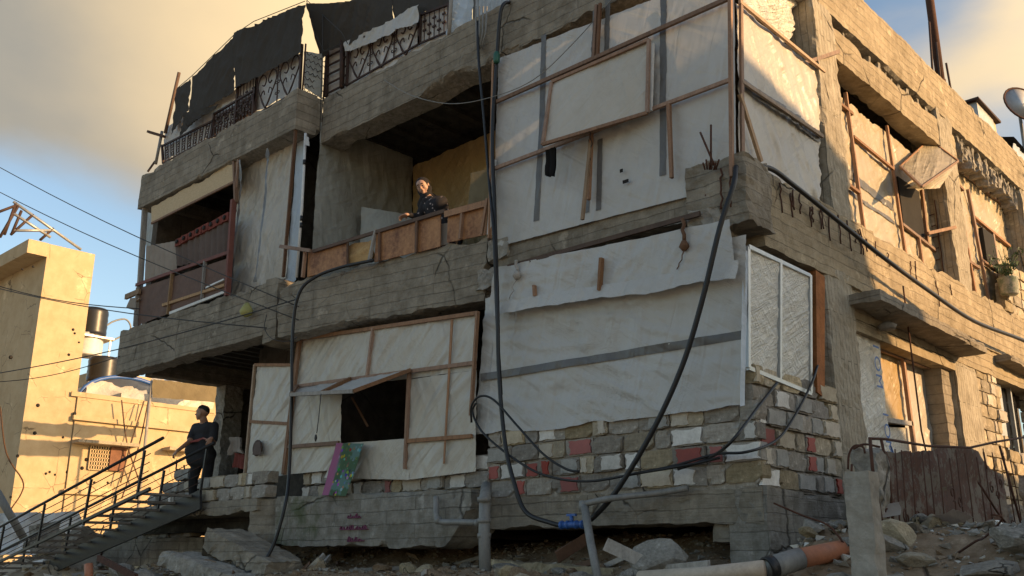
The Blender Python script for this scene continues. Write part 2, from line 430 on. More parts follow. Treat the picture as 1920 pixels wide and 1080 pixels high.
def plain(name, col, rough_=.7, metal=0.0, var=.35, sc=6, bump=.25, dark=None, spec=.4, streak=None, patch=None, rnd=0.0):
    m_, t = M_(name); n = N(t); o = obj_coord(n)
    v = n.scale(o, *streak) if streak else o
    a = n.noise(v, sc, 7, .65); b = n.noise(o, sc*7, 5, .7)
    dk = dark or tuple(q*.45 for q in col)
    c = n.mix(n.ramp(a, .35, .7, 0, var*1.6), col, dk)
    c = n.mix(n.ramp(b, .4, .75, 0, var*.7), c, tuple(min(1, q*1.5+.01) for q in col))
    if patch: c = n.mix(n.ramp(n.noise(o, patch[1], 8, .7), patch[2], patch[2]+.05), c, patch[0])
    if rnd:
        oi = n('ShaderNodeObjectInfo').outputs['Random']; c = n('ShaderNodeHueSaturation', {'Color': c, 'Saturation': n.ramp(oi, 0, 1, .7, 1.15), 'Value': n.ramp(n.math('FRACT', n.math('MULTIPLY', oi, 7.3)), 0, 1, 1-rnd, 1+rnd)}).outputs[0]
    bp = n('ShaderNodeBump', {'Strength': bump, 'Distance': .01, 'Height': n.math('ADD', a, n.math('MULTIPLY', b, .4))})
    p = n('ShaderNodeBsdfPrincipled', {'Base Color': c, 'Roughness': rough_, 'Metallic': metal, 'Normal': bp.outputs[0]})
    p.inputs['Specular IOR Level'].default_value = spec
    t.links.new(p.outputs[0], n('ShaderNodeOutputMaterial').inputs[0]); return m_

MC = dict(
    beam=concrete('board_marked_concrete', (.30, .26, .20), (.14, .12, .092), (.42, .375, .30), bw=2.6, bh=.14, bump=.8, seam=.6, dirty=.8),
    beam_sunlit=concrete('sunlit_side_concrete', (.41, .335, .225), (.22, .175, .11), (.52, .44, .31), bw=2.3, bh=.13, seam=.65, bump=.9, dirty=.35),  # the board-marked concrete again, with warm sunlight put into its colour
    col=concrete('column_concrete', (.43, .38, .29), (.23, .20, .15), (.54, .49, .39), board='v', bh=.09, bump=.9),
    plinth=concrete('plinth_concrete', (.27, .245, .20), (.12, .11, .09), (.40, .38, .34), bh=.17, bump=.7, moss=.7, dirty=.6, scl=1.4),
    dark=concrete('dark_concrete', (.07, .064, .055), (.03, .028, .025), (.13, .12, .10), bump=.6),  # much darker concrete for slabs, ceiling ribs and beam cores
    broken=concrete('broken_concrete', (.33, .30, .25), (.13, .12, .10), (.46, .43, .38), board=None, bump=1.0, scl=3),
    smooth=concrete('smooth_grey_concrete', (.34, .31, .26), (.19, .17, .14), (.44, .41, .35), board=None, bump=.5, scl=1.5),
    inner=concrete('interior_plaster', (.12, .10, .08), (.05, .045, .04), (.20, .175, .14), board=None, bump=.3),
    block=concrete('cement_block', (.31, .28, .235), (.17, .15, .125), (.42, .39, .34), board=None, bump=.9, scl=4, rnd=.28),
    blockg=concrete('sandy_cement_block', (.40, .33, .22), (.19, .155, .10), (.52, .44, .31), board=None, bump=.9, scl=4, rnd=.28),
    pwhite=plain('white_paint_remnant', (.62, .60, .55), .8, rnd=.2, var=.35, sc=7, bump=.4, dark=(.30, .27, .22)),
    pbeige=plain('beige_plaster_remnant', (.46, .40, .30), .9, rnd=.2, var=.4, sc=9, bump=.6, dark=(.26, .21, .15)),
    redwood=plain('red_brown_post', (.17, .06, .045), .75, var=.4, sc=6),
    pred=plain('red_paint_remnant', (.30, .075, .06), .7, rnd=.2, var=.3, sc=9, bump=.4, dark=(.16, .05, .04)),
    pgrey=plain('grey_plaster_remnant', (.33, .32, .29), .9, var=.4, sc=9, bump=.6),
    wood=plain('pine_batten', (.27, .15, .085), .75, var=.5, sc=5, streak=(4, 4, .8), bump=.4, rnd=.3),
    woodl=plain('pale_batten', (.36, .24, .14), .8, var=.5, sc=5, streak=(4, 4, .8), bump=.4, rnd=.3),
    woodd=plain('old_dark_timber', (.11, .06, .035), .8, var=.5, sc=5, bump=.4, rnd=.3),
    woodg=plain('weathered_grey_timber', (.34, .31, .27), .85, var=.5, sc=5, streak=(4, 4, .8), bump=.4, rnd=.3),
    ply=plain('water_stained_plywood', (.37, .185, .075), .6, var=.75, sc=2.6, streak=(1.5, 1.5, .5), bump=.2, dark=(.13, .045, .015)),
    osb=plain('strand_board', (.52, .40, .24), .8, var=.4, sc=14, streak=(1, 1, 2.5), bump=.5, dark=(.34, .24, .13)),
    hard=plain('brown_hardboard', (.13, .072, .05), .75, var=.4, sc=2, bump=.15),
    tarp=sheetmat('white_tarpaulin', (.51, .50, .475), dirt=(.38, .33, .25), dirtamt=.30, bump=.5, trans=.14),
    tarpw=sheetmat('warm_white_tarpaulin', (.53, .495, .43), dirt=(.40, .32, .21), dirtamt=.38, bump=.5, ang=1.2, trans=.14),
    tarps=sheetmat('sunlit_tint_tarpaulin', (.50, .43, .30), dirt=(.33, .26, .15), dirtamt=.4, bump=.5, ang=1.2, trans=.2),  # warm white tarpaulin again, golden sunlight put into its colour
    tarpg=sheetmat('grey_green_tarpaulin', (.36, .37, .34), dirt=(.13, .115, .08), dirtamt=.6, bump=.5, trans=.12, ang=1.4),
    tarpy=sheetmat('ochre_tarpaulin', (.50, .36, .17), dirt=(.22, .14, .06), dirtamt=.5, bump=.6, trans=.15, ang=1.1),
    tarpb=sheetmat('bluish_tarpaulin', (.52, .60, .68), dirtamt=.35, bump=.5),
    stripe=sheetmat('grey_tarpaulin_band', (.13, .125, .12), dirt=(.17, .15, .12), trans=.1, dirtamt=.4, bump=.4),
    film=sheetmat('glossy_stretch_film', (.90, .86, .74), dirt=(.5, .45, .35), trans=.10, gloss=.10, bump=.8, dirtamt=.15, ang=-.45, spec=1.0, style='film'),
    black=sheetmat('black_shade_cloth', (.062, .058, .053), dirt=(.08, .074, .065), trans=.10, gloss=.9, bump=.25, weave=True, spec=.1),
    olive=sheetmat('olive_canvas', (.20, .165, .10), dirt=(.10, .08, .05), trans=.2, gloss=.8, bump=.3, spec=.1),
    cloth=sheetmat('dark_cloth', (.012, .012, .013), dirt=(.02, .02, .02), trans=0, gloss=.9, bump=.3, spec=.1),
    curt=sheetmat('grey_brown_curtain', (.16, .125, .11), dirt=(.08, .06, .05), trans=.15, gloss=.9, bump=.2, ang=1.5, spec=.1),
    curtl=sheetmat('pale_curtain', (.38, .33, .28), dirt=(.22, .18, .14), trans=.2, gloss=.9, bump=.2, ang=1.5, spec=.1),
    curtr=sheetmat('red_trim_fabric', (.23, .07, .055), dirt=(.15, .05, .04), trans=.1, gloss=.9, bump=.2, spec=.1),
    foil=sheetmat('silver_insulation', (.55, .55, .55), dirtamt=.4, trans=0, gloss=.3, bump=.8),
    iron=plain('dark_wrought_iron', (.035, .026, .022), .7, metal=.3, var=.5, sc=20, dark=(.09, .035, .02)),
    rust=plain('rusty_bar', (.085, .035, .02), .9, var=.5, sc=20, dark=(.03, .016, .012)),
    stair=plain('black_painted_steel', (.022, .023, .024), .5, metal=.3, var=.4, sc=8, bump=.2),
    tread=plain('steel_tread', (.22, .20, .175), .6, metal=.4, var=.5, sc=8),
    hose=plain('black_hose', (.012, .012, .013), .45, var=.3, sc=20, bump=.1),
    wire=plain('thin_wire', (.03, .03, .03), .6, var=.2, sc=20, bump=.1),
    pvc=plain('grey_pvc', (.21, .205, .19), .5, var=.4, sc=5, bump=.15, streak=(3, 3, .6)),
    pvco=plain('orange_pvc', (.42, .16, .08), .55, var=.45, sc=5, bump=.2, dark=(.2, .1, .07)),
    pvcb=plain('beige_pipe', (.45, .38, .30), .6, var=.4, sc=6, bump=.2),
    blue=plain('blue_plastic', (.03, .10, .32), .4, var=.2, sc=9, bump=.1),
    green=plain('green_fitting', (.02, .10, .07), .5, var=.2, sc=9, bump=.1),
    yellow=concrete('yellow_render', (.50, .38, .225), (.39, .295, .17), (.56, .45, .29), board=None, bump=.25, scl=.35, dirty=.35),
    dust=concrete('sandy_street_dust', (.40, .33, .24), (.30, .25, .18), (.48, .41, .31), board=None, bump=.5, scl=.5),  # street colour lightened and warmed to bounce light onto the front
    soil=concrete('brown_soil', (.27, .185, .11), (.13, .085, .05), (.38, .29, .20), board=None, bump=1.0, scl=2),
    tank=plain('black_water_tank', (.02, .02, .02), .35, var=.3, sc=5, bump=.1),
    white=plain('white_plastic', (.62, .62, .60), .5, var=.25, sc=5, bump=.1),
    alu=plain('aluminium_frame', (.42, .42, .40), .4, metal=.6, var=.25, sc=8, bump=.1),
    zinc=plain('galvanised_sheet', (.42, .42, .40), .45, metal=.5, var=.4, sc=5, bump=.15),
    skin=plain('skin', (.30, .165, .105), .55, var=.15, sc=12, bump=.1),
    skinl=plain('pale_skin', (.42, .25, .18), .5, var=.12, sc=12, bump=.05),
    hair=plain('short_dark_hair', (.012, .010, .009), .8, var=.3, sc=60, bump=.4),
    shirt=plain('black_shirt', (.022, .022, .024), .9, var=.3, sc=9, bump=.3),
    trous=plain('black_trousers', (.012, .012, .013), .9, var=.3, sc=9, bump=.3),
    shoe=plain('sandal', (.06, .045, .03), .8),
    void=plain('opening_shade', (.02, .018, .016), .95, var=.4, sc=2),  # near-black colour stands in for the shade inside holes and openings
    void2=plain('dark_window_glass', (.015, .016, .018), .12, var=.2, sc=2, bump=.02, spec=.7),
    foam=plain('yellow_foam_board', (.48, .33, .15), .9, var=.6, sc=4, bump=.6, dark=(.30, .15, .06)),
    leaf=plain('leaf', (.05, .09, .03), .6, var=.5, sc=9, bump=.1),
    orange=plain('orange_foam_filler', (.36, .135, .04), .9, var=.6, sc=8, bump=1.0),
    magenta=plain('magenta_spray_paint', (.16, .045, .09), .8, var=.4, sc=14, bump=.2),
    bluep=plain('blue_print', (.05, .14, .38), .6, var=.25, sc=12, bump=.05),
)
# ================================================================ THE SETTING: ground
def ground_z(x, y):
    x = np.asarray(x, float); y = np.asarray(y, float)
    z = np.zeros(np.broadcast(x, y).shape)
    # rubble bank rising to the front of the house
    near = np.clip((y+5.2)/4.6, 0, 1); near = near*near*(3-2*near)
    inx = np.clip((x+14.5)/3, 0, 1)*np.clip((3.2-x)/2.5, 0, 1)
    z += 1.45*near*inx*np.clip((9-y)/3, 0, 1)
    # bank inside, under the raised floor
    z += .42*np.clip((y+.2)/1.3, 0, 1)*inx*np.clip((9-y)/3, 0, 1)
    # heap by the side wall
    hx = np.clip((x-.0)/1.0, 0, 1)*np.clip((4.8-x)/1.9, 0, 1); hy = np.clip((y+4.3)/3.3, 0, 1)
    z = np.maximum(z, 1.82*hx*hy*np.clip((14-y)/3, 0, 1))
    # left of the house, where the steps come down
    lx = np.clip((x+30)/14, 0, 1)*np.clip((-11.5-x)/3, 0, 1)
    z = np.maximum(z, 1.72*lx*np.clip((y+3.6)/3.4, 0, 1)*np.clip((x+28)/6, 0, 1))
    w = np.clip(z*1.5, 0, 1)
    return z+w*(.10*fbm(x*.9, y*.9, 0, 3, 3)+.06*fbm(x*3.1, y*3.1, 0, 5, 3))
def terrain():
    xs = np.concatenate([[-900, -300, -120, -70, -50, -38], np.arange(-30, -15, .5), np.arange(-15, 5.4, .11), [7, 12, 30, 90, 300, 900]])
    ys = np.concatenate([[-900, -300, -90, -30, -12, -8], np.arange(-6, 3.4, .11), np.arange(3.5, 16, .5), [22, 40, 90, 300, 900]])
    X, Y = np.meshgrid(xs, ys); Z = ground_z(X, Y)
    mb = MB(); mb.grid(np.stack([X, Y, Z], -1), None, 0, True)
    for q in range(len(mb.f)):
        x, y, z = mb.v[mb.f[q][0]]; mb.m[q] = 0 if (-12 < x < 5.4 and -3.2 < y < 10) else 1
    o = mb.build('ground', [MC['soil'], MC['dust']], origin=(0, 0, 0)); tag(o, kind='structure')
terrain()

# ================================================================ THE DAMAGED HOUSE
HOUSE = thing('damaged_house', 'two storey bare concrete house with cracked beams and missing walls closed with tarpaulin', 'house', (-6, 0, 0))
def part(name, mb, mats, parent=HOUSE, label=None, kind=None):
    o = mb.build(name, mats, parent)
    if label: o['label'] = label
    if kind: o['kind'] = kind
    return o
BM = [MC['beam'], MC['broken']]
GM = [MC['beam_sunlit'], MC['broken']]
# --- front roof beam, right part
mb = MB(); rough(mb, (.02, 0, 9.05), (-7.58, 0, 9.05), .42, .82, rag=.16, chip=.06, seed=3, mirag=1, seg=.06, amp=.012)
part('roof_beam', mb, BM, label='roof edge beam with its lower arris broken away')
# --- front roof beam of the projecting left bay, with its return
mb = MB(); rough(mb, (-7.60, -.5, 9.06), (-13.02, -.5, 9.06), .40, .72, rag=.0, chip=.08, seed=8, mirag=1, seg=.06, amp=.012,
                 bite=lambda s: .16*np.clip(np.sin((s-1.0)*.8), 0, 1)+.13*np.clip(fbm(s*3, 2, 0, 4, 3)*2, 0, 1))
part('roof_beam', mb, BM)
mb = MB(); rough(mb, (-7.62, .02, 9.05), (-7.62, -.48, 9.05), .40, .66, rag=.1, chip=.06, seed=9, mirag=1, amp=.012)
part('beam_return', mb, BM)
mb = MB(); rough(mb, (-13.02, -.1, 9.04), (-13.02, 9, 9.04), .40, .72, rag=.05, seed=10, seg=.2)
part('roof_beam', mb, BM)
# --- roof slab and ceilings with ribs
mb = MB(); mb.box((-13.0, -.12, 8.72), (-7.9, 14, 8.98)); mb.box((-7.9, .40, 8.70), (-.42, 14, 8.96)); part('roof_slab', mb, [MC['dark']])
for k in range(20):
    mb = MB(); x = -12.6+k*.62
    rough(mb, (x, .3, 8.72), (x, 4.6, 8.72), .13, .10, seg=.3, chip=.02, seed=k)
    part('ceiling_rib', mb, [MC['dark']])
# --- first floor front beam, right part
mb = MB(); rough(mb, (-.52, .0, 5.70), (-3.52, .0, 5.72), .40, .56, ragtop=.07, rag=.03, chip=.06, seed=12, seg=.06, amp=.014, mirag=1)
part('floor_beam', mb, BM)
# corner block of the broken beams
mb = MB(); rough(mb, (-.60, -.06, 4.93), (-.60, -.06, 5.74), .72, .55, up=(0, -1, 0), seg=.06, chip=.12, amp=.03, seed=14, ragend=.08)
part('beam_end', mb, BM, label='broken corner where the front and side floor beams meet')
mb = MB(); rough(mb, (-.62, -.10, 4.86), (-.62, -.10, 5.20), .42, .35, up=(0, -1, 0), seg=.06, chip=.14, amp=.05, seed=15, ragend=.08)
part('broken_corbel', mb, [MC['broken']])
# --- first floor front beam, middle part, pushed out at its left end
mb = MB(); rough(mb, (-3.66, -.02, 5.70), (-7.62, -.58, 5.72), .40, .88, ragtop=.10, rag=.05, chip=.08, seed=17, seg=.06, amp=.014, mirag=1, ragend=.15)
part('floor_beam', mb, BM, label='floor beam bent outwards and cracked away at its right end')
for k, (x, z, sx, sz, sy) in enumerate([(-3.62, 5.30, .34, .30, .25), (-3.86, 4.95, .42, .28, .2)]):
    mb = MB(); rough(mb, (x, -.06, z), (x, -.06, z+sz), sx, sy, up=(0, -1, 0), seg=.06, chip=.1, amp=.04, seed=30+k, ragend=.05)
    part('broken_end', mb, [MC['broken']])
# --- floor slab edge of the left bay
mb = MB(); rough(mb, (-7.98, -.5, 5.84), (-13.12, -.5, 5.86), .35, .88, ragtop=.05, rag=.02, chip=.07, seed=19, seg=.06, amp=.012, mirag=1)
part('slab_edge', mb, BM)
mb = MB(); rough(mb, (-7.72, .3, 5.86), (-7.72, -.52, 5.86), .34, 1.06, chip=.08, seed=20, seg=.07, amp=.015, rag=.05, ragtop=.04)
part('beam_return', mb, BM)
mb = MB(); rough(mb, (-12.72, -.1, 5.60), (-12.72, 9.0, 5.60), .30, .64, chip=.06, seed=21, seg=.1, amp=.012)
part('end_beam', mb, [MC['beam']])
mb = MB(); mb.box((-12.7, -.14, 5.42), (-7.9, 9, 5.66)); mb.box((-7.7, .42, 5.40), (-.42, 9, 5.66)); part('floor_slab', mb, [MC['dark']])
for k in range(15):
    mb = MB(); x = -12.45+k*.34
    rough(mb, (x, -.1, 5.42), (x, 4.6, 5.42), .12, .11, seg=.4, chip=.02, seed=k+40)
    part('ceiling_rib', mb, [MC['inner']])
# --- plinth: left platform, fallen middle beam, right beam
mb = MB(); rough(mb, (-7.86, -.52, 2.47), (-10.6, -.52, 2.50), .6, .22, ragtop=.02, rag=.06, chip=.06, seed=22, seg=.06, amp=.012)
part('platform_edge', mb, BM)
mb = MB(); rough(mb, (-7.55, -.30, 2.47), (-8.02, -.52, 2.47), .45, .66, chip=.09, seed=23, seg=.06, amp=.02, rag=.1)
part('platform_end', mb, BM)
mb = MB(); rough(mb, (-3.55, -.36, 2.42), (-7.62, -.36, 2.50), .45, .70, chip=.07, seed=24, seg=.07, amp=.014, rag=.03, ragend=.1,
                 bite=lambda s: np.clip(1-s/.45, 0, 1)**1.4*.55+np.clip((s-2.5)/2, 0, 1)*.0)
PLB = part('plinth_beam', mb, [MC['plinth'], MC['broken']], label='stained plinth beam with magenta spray paint')
mb = MB(); rough(mb, (.02, -.0, 2.28), (-3.72, -.0, 2.32), .45, .36, chip=.05, seed=25, seg=.07, amp=.012, rag=.04)
part('plinth_beam', mb, [MC['beam'], MC['broken']])
mb = MB(); rough(mb, (-.34, .0, .9), (-.34, .0, 2.28), .40, .5, up=(0, -1, 0), seg=.08, chip=.06, amp=.02, seed=26)
part('plinth_pier', mb, [MC['plinth']])
mb = MB(); rough(mb, (-.62, .05, 1.78), (-.62, .05, 2.0), .3, .3, up=(0, -1, 0), seg=.08, chip=.1, amp=.03, seed=27)
part('plinth_bracket', mb, [MC['beam']])
mb = MB(); rough(mb, (.03, 1.8, 2.26), (.03, .02, 2.28), .4, 1.2, chip=.05, seed=28, seg=.07, amp=.014)
part('plinth_side', mb, [MC['plinth']])
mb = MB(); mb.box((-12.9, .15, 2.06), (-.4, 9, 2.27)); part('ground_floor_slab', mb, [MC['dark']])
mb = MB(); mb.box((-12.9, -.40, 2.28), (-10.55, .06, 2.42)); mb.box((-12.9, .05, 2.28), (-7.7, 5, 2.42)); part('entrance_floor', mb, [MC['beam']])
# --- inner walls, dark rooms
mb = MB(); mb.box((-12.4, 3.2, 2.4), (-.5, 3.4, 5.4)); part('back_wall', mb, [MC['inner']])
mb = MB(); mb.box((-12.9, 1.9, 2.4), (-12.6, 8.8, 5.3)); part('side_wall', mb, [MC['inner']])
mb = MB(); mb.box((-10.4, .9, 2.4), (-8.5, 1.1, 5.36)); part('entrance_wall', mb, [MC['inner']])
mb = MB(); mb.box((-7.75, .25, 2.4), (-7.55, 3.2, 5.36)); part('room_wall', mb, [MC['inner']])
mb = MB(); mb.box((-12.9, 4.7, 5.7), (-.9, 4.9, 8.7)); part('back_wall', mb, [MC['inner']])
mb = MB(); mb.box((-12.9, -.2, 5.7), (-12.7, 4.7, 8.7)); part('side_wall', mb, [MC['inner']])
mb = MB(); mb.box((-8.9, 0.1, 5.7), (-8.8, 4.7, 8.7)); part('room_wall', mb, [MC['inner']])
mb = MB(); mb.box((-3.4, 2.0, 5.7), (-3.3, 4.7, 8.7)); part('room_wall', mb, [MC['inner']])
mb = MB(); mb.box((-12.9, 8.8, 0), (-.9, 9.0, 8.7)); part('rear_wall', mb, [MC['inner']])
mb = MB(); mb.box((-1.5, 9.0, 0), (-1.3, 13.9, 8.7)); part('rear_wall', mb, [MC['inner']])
# entrance column with broken face
mb = MB(); rough(mb, (-12.75, 1.42, 2.4), (-12.75, 1.42, 4.98), .36, .42, up=(0, -1, 0), seg=.08, chip=.09, amp=.03, seed=31)
part('column', mb, [MC['broken']], label='chipped pale entrance column behind the man')
# --- side (right) elevation
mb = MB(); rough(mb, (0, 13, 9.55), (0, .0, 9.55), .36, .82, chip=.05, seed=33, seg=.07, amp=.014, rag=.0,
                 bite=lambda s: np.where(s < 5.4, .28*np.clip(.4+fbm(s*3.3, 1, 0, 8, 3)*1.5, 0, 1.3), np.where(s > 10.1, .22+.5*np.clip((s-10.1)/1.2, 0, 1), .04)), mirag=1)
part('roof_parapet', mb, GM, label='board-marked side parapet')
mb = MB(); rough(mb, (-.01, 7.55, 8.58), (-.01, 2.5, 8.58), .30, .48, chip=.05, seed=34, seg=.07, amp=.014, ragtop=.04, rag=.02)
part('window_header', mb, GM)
for k in range(19):           # broken hollow blocks between parapet and header: fins and cavities
    y = 3.35+k*.225+random.uniform(-.03, .03); hgt = .20+random.uniform(-.05, .03)
    mb = MB(); dx = random.uniform(-.10, -.02)
    rough(mb, (dx-.26, y, 8.555), (dx-.26, y, 8.555+hgt), .24, random.uniform(.05, .10), up=(0, -1, 0), seg=.05, chip=.05, amp=.035, seed=60+k)
    part('broken_block_web', mb, [MC['broken']])
for k in range(17):
    y = 7.9+k*.2+random.uniform(-.03, .03)
    mb = MB(); rough(mb, (-.30, y, 8.28+random.uniform(-.05, .12)), (-.30, y, 8.75), .24, random.uniform(.05, .09), up=(0, -1, 0), seg=.05, chip=.05, amp=.04, seed=90+k)
    part('broken_block_web', mb, [MC['broken']])
mb = MB(); mb.box((-.42, 2.0, 8.5), (-.36, 13, 9.3)); part('beam_core', mb, [MC['dark']])
# columns
mb = MB(); rough(mb, (-.42, 2.30, 5.70), (-.42, 2.30, 8.75), .42, .60, up=(0, -1, 0), seg=.06, chip=.07, amp=.016, seed=35)
part('column', mb, [MC['col']])
mb = MB(); rough(mb, (-.40, 1.86, 1.2), (-.40, 1.86, 4.95), .41, .76, up=(0, -1, 0), seg=.06, chip=.09, amp=.02, seed=36)
part('column', mb, [MC['col']])
mb = MB(); rough(mb, (-.46, 6.74, 5.70), (-.46, 6.74, 8.8), .46, .72, up=(0, -1, 0), seg=.07, chip=.08, amp=.016, seed=37)
part('column', mb, [MC['col']])
mb = MB(); rough(mb, (-.46, 11.3, 5.70), (-.46, 11.3, 8.8), .46, .72, up=(0, -1, 0), seg=.1, chip=.08, amp=.016, seed=38)
part('column', mb, [MC['col']])
mb = MB(); rough(mb, (-.36, 6.1, 1.2), (-.36, 6.1, 4.6), .345, .92, up=(0, -1, 0), seg=.08, chip=.06, amp=.014, seed=39)
part('column', mb, [MC['col']])
# first floor side beam and wall
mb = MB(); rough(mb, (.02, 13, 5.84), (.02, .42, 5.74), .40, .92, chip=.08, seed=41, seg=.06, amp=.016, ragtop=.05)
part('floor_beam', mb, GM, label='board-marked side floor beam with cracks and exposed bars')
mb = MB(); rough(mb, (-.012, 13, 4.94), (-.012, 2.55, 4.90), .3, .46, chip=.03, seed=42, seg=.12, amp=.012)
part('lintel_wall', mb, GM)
mb = MB(); mb.box((-.9, .3, 4.55), (-.42, 13, 5.5)); part('beam_core', mb, [MC['dark']])
# door canopy
mb = MB(); rough(mb, (.40, 6.3, 4.655), (.40, 2.48, 4.70), .42, .13, chip=.06, seed=43, seg=.06, amp=.012, rag=.0)
part('canopy', mb, [MC['beam']], label='thin concrete canopy over the side doorway')
mb = MB(); rough(mb, (.24, 11.2, 4.80), (.24, 8.05, 4.82), .26, .10, chip=.08, seed=44, seg=.06, amp=.02)
part('canopy', mb, [MC['beam']], label='small broken canopy over the far side window')
# doorway reveals
mb = MB(); mb.box((-.50, 2.6, 1.0), (-.42, 2.66, 4.5)); mb.box((-.40, 2.62, 4.30), (-.02, 6.1, 4.44)); part('doorway_head', mb, [MC['beam_sunlit']])
mb = MB(); mb.box((-3.4, 3.4, 1.0), (-3.2, 12.9, 5.4)); part('inner_wall', mb, [MC['inner']])

# --- blocks: shared meshes, each block an object of its own
def block_mesh(seed, L=.40, Hh=.19, D=.19, base=None, patch=None, axis='x'):
    r = random.Random(seed); mb = MB(); j = .006; c = .012
    def J(): return r.uniform(-j, j)
    # front face split into a jittered 4x3 grid, chipped corners; depth goes to +Y
    nx, nz = 4, 3; pts = []
    for a in range(nz+1):
        for b in range(nx+1):
            x = L*b/nx; z = Hh*a/nz; y = abs(J())*.8
            if b in (0, nx): x += (1 if b == 0 else -1)*abs(J())*1.2
            if a in (0, nz): z += (1 if a == 0 else -1)*abs(J())*1.0
            if b in (0, nx) and a in (0, nz): y += r.choice((0, 0, .01, .05)); x += (1 if b == 0 else -1)*r.choice((0, 0, .005, .03)); z += (1 if a == 0 else -1)*r.choice((0, 0, .004, .018))
            pts.append((x, y, z))
    n0 = len(pts); ring = [k for k in range(nx+1)]+[(q+1)*(nx+1)-1 for q in range(1, nz+1)]+[nz*(nx+1)+k for k in range(nx-1, -1, -1)]+[q*(nx+1) for q in range(nz-1, 0, -1)]
    fs = []
    for a in range(nz):
        for b in range(nx):
            q = a*(nx+1)+b; fs.append((q, q+1, q+nx+2, q+nx+1))
    back = []
    for k in ring: back.append((pts[k][0], D, pts[k][2]))
    pts += back; R = len(ring)
    for k in range(R):
        k2 = (k+1) % R; fs.append((ring[k2], ring[k], n0+k, n0+k2))
    fs.append(tuple(n0+k for k in range(R)))
    mb.add(pts, fs, 0)
    if patch:
        x0, x1 = patch[1]*L+.012, patch[2]*L-.012; z0, z1 = .012, Hh-.012; P_ = []
        K = 7
        for k in range(K): P_.append((x0+(x1-x0)*k/(K-1), z0+r.uniform(0, .014)))
        for k in range(1, 5): P_.append((x1-r.uniform(0, .03), z0+(z1-z0)*k/5))
        for k in range(K): P_.append((x1-(x1-x0)*k/(K-1), z1-r.uniform(0, .02)))
        for k in range(1, 5): P_.append((x0+r.uniform(0, .03), z1-(z1-z0)*k/5))
        n = len(P_); yb, yf = .02, -.010-r.uniform(0, .006)
        mb.add([(x, yf, z) for x, z in P_]+[(x, yb, z) for x, z in P_],
               [tuple(range(n))]+[(k, n+k, n+(k+1) % n, (k+1) % n) for k in range(n)], 1)
    A = np.array(mb.v)
    if axis == 'y':      # for the side wall: length along +Y, face towards +X
        A = np.stack([-A[:, 1], A[:, 0], A[:, 2]], 1)
    me = bpy.data.meshes.new('block'); me.from_pydata(A.tolist(), [], mb.f)
    me.materials.append(base); me.materials.append(patch[0] if patch else base)
    me.polygons.foreach_set('material_index', mb.m); me.update(); return me
def block_set(axis):
    out = {}
    for L in (.40, .20):
        out[L] = {'g': [block_mesh(s, L, base=MC['block'], axis=axis) for s in (1, 2, 3)],
              'b': [block_mesh(s+20, L, base=MC['blockg'], axis=axis) for s in (1, 2, 3)],
              'w': [block_mesh(s+40, L, base=MC['block'], patch=(MC['pwhite'], a, b), axis=axis) for s, a, b in ((1, 0, 1), (2, .25, 1), (3, 0, .7))],
              'r': [block_mesh(s+60, L, base=MC['block'], patch=(MC['pred'], a, b), axis=axis) for s, a, b in ((1, 0, 1), (2, .1, .95), (3, .3, 1))],
              'e': [block_mesh(s+80, L, base=MC['blockg'], patch=(MC['pbeige'], a, b), axis=axis) for s, a, b in ((1, 0, 1), (2, .3, 1), (3, 0, .6))],
              'c': [block_mesh(s+90, L, base=MC['block'], patch=(MC['pgrey'], a, b), axis=axis) for s, a, b in ((1, 0, 1), (2, .3, 1), (3, 0, .8))]}
    return out
BSX, BSY = block_set('x'), block_set('y')
def put_block(parent, loc, key, L=.40, axis='x', rz=0, ry=0):
    me = random.choice((BSX if axis == 'x' else BSY)[L][key]); o = bpy.data.objects.new('block', me); COL.objects.link(o)
    o.parent = parent; o.location = Vector(loc)-wloc(parent); o.rotation_euler = (random.gauss(0, .008), ry+random.gauss(0, .012), rz+random.gauss(0, .03)); return o
def block_rows(parent, x0, x1, y, z0, rows, axis='x', keys=None, L0=.415, rowh=.2, zf=None, skip=()):
    rr = random.Random(int(abs(x0*31+z0*17)*10))
    for k in range(rows):
        x = x0+(0 if k % 2 == 0 else -.2); kk = keys[k % len(keys)] if keys else None; i = 0
        while x < x1-.1:
            L = .40 if rr.random() < .68 else .20
            if x+L > x1+.12: L = .20
            if x < x0-.05: x = x0; L = .20
            key = kk[i % len(kk)] if kk else rr.choice('gggbewcr')
            i += 1
            if key != '.' and (k, i) not in skip:
                z = z0+k*rowh+(zf(x) if zf else 0)
                yy = y+rr.gauss(0, .012)
                put_block(parent, (x+.005, yy, z) if axis == 'x' else (yy, x+.005, z), key, L, axis)
            x += L+.006
# front dwarf wall under the tarpaulins
WF = thing('block_wall', 'low front wall of reused cement blocks with red and white paint patches under the tarpaulins', 'wall', (-3.5, 0, 2.3))
mb = MB(); mb.box((-7.45, .022, 2.42), (-3.6, .14, 2.62)); mb.box((-5.05, .02, 2.6), (-3.6, .13, 2.82)); mb.box((-3.62, .018, 2.27), (-.05, .14, 3.10)); part('mortar_core', mb, [MC['block']], WF)
block_rows(WF, -7.45, -3.6, -.04, 2.46, 1, keys=['wgeewgrbecwg'])
block_rows(WF, -7.45, -5.3, -.02, 2.66, 1, keys=['ewbwgeg'])
block_rows(WF, -5.1, -3.4, -.02, 2.665, 1, keys=['cwgwr'])
block_rows(WF, -3.62, -.0, -.02, 2.335, 4, keys=['grgrgcewgbb', 'rwrrcewwbr', 'cgergbgwgwg', 'gegwbegceg'], zf=lambda x: -.005)
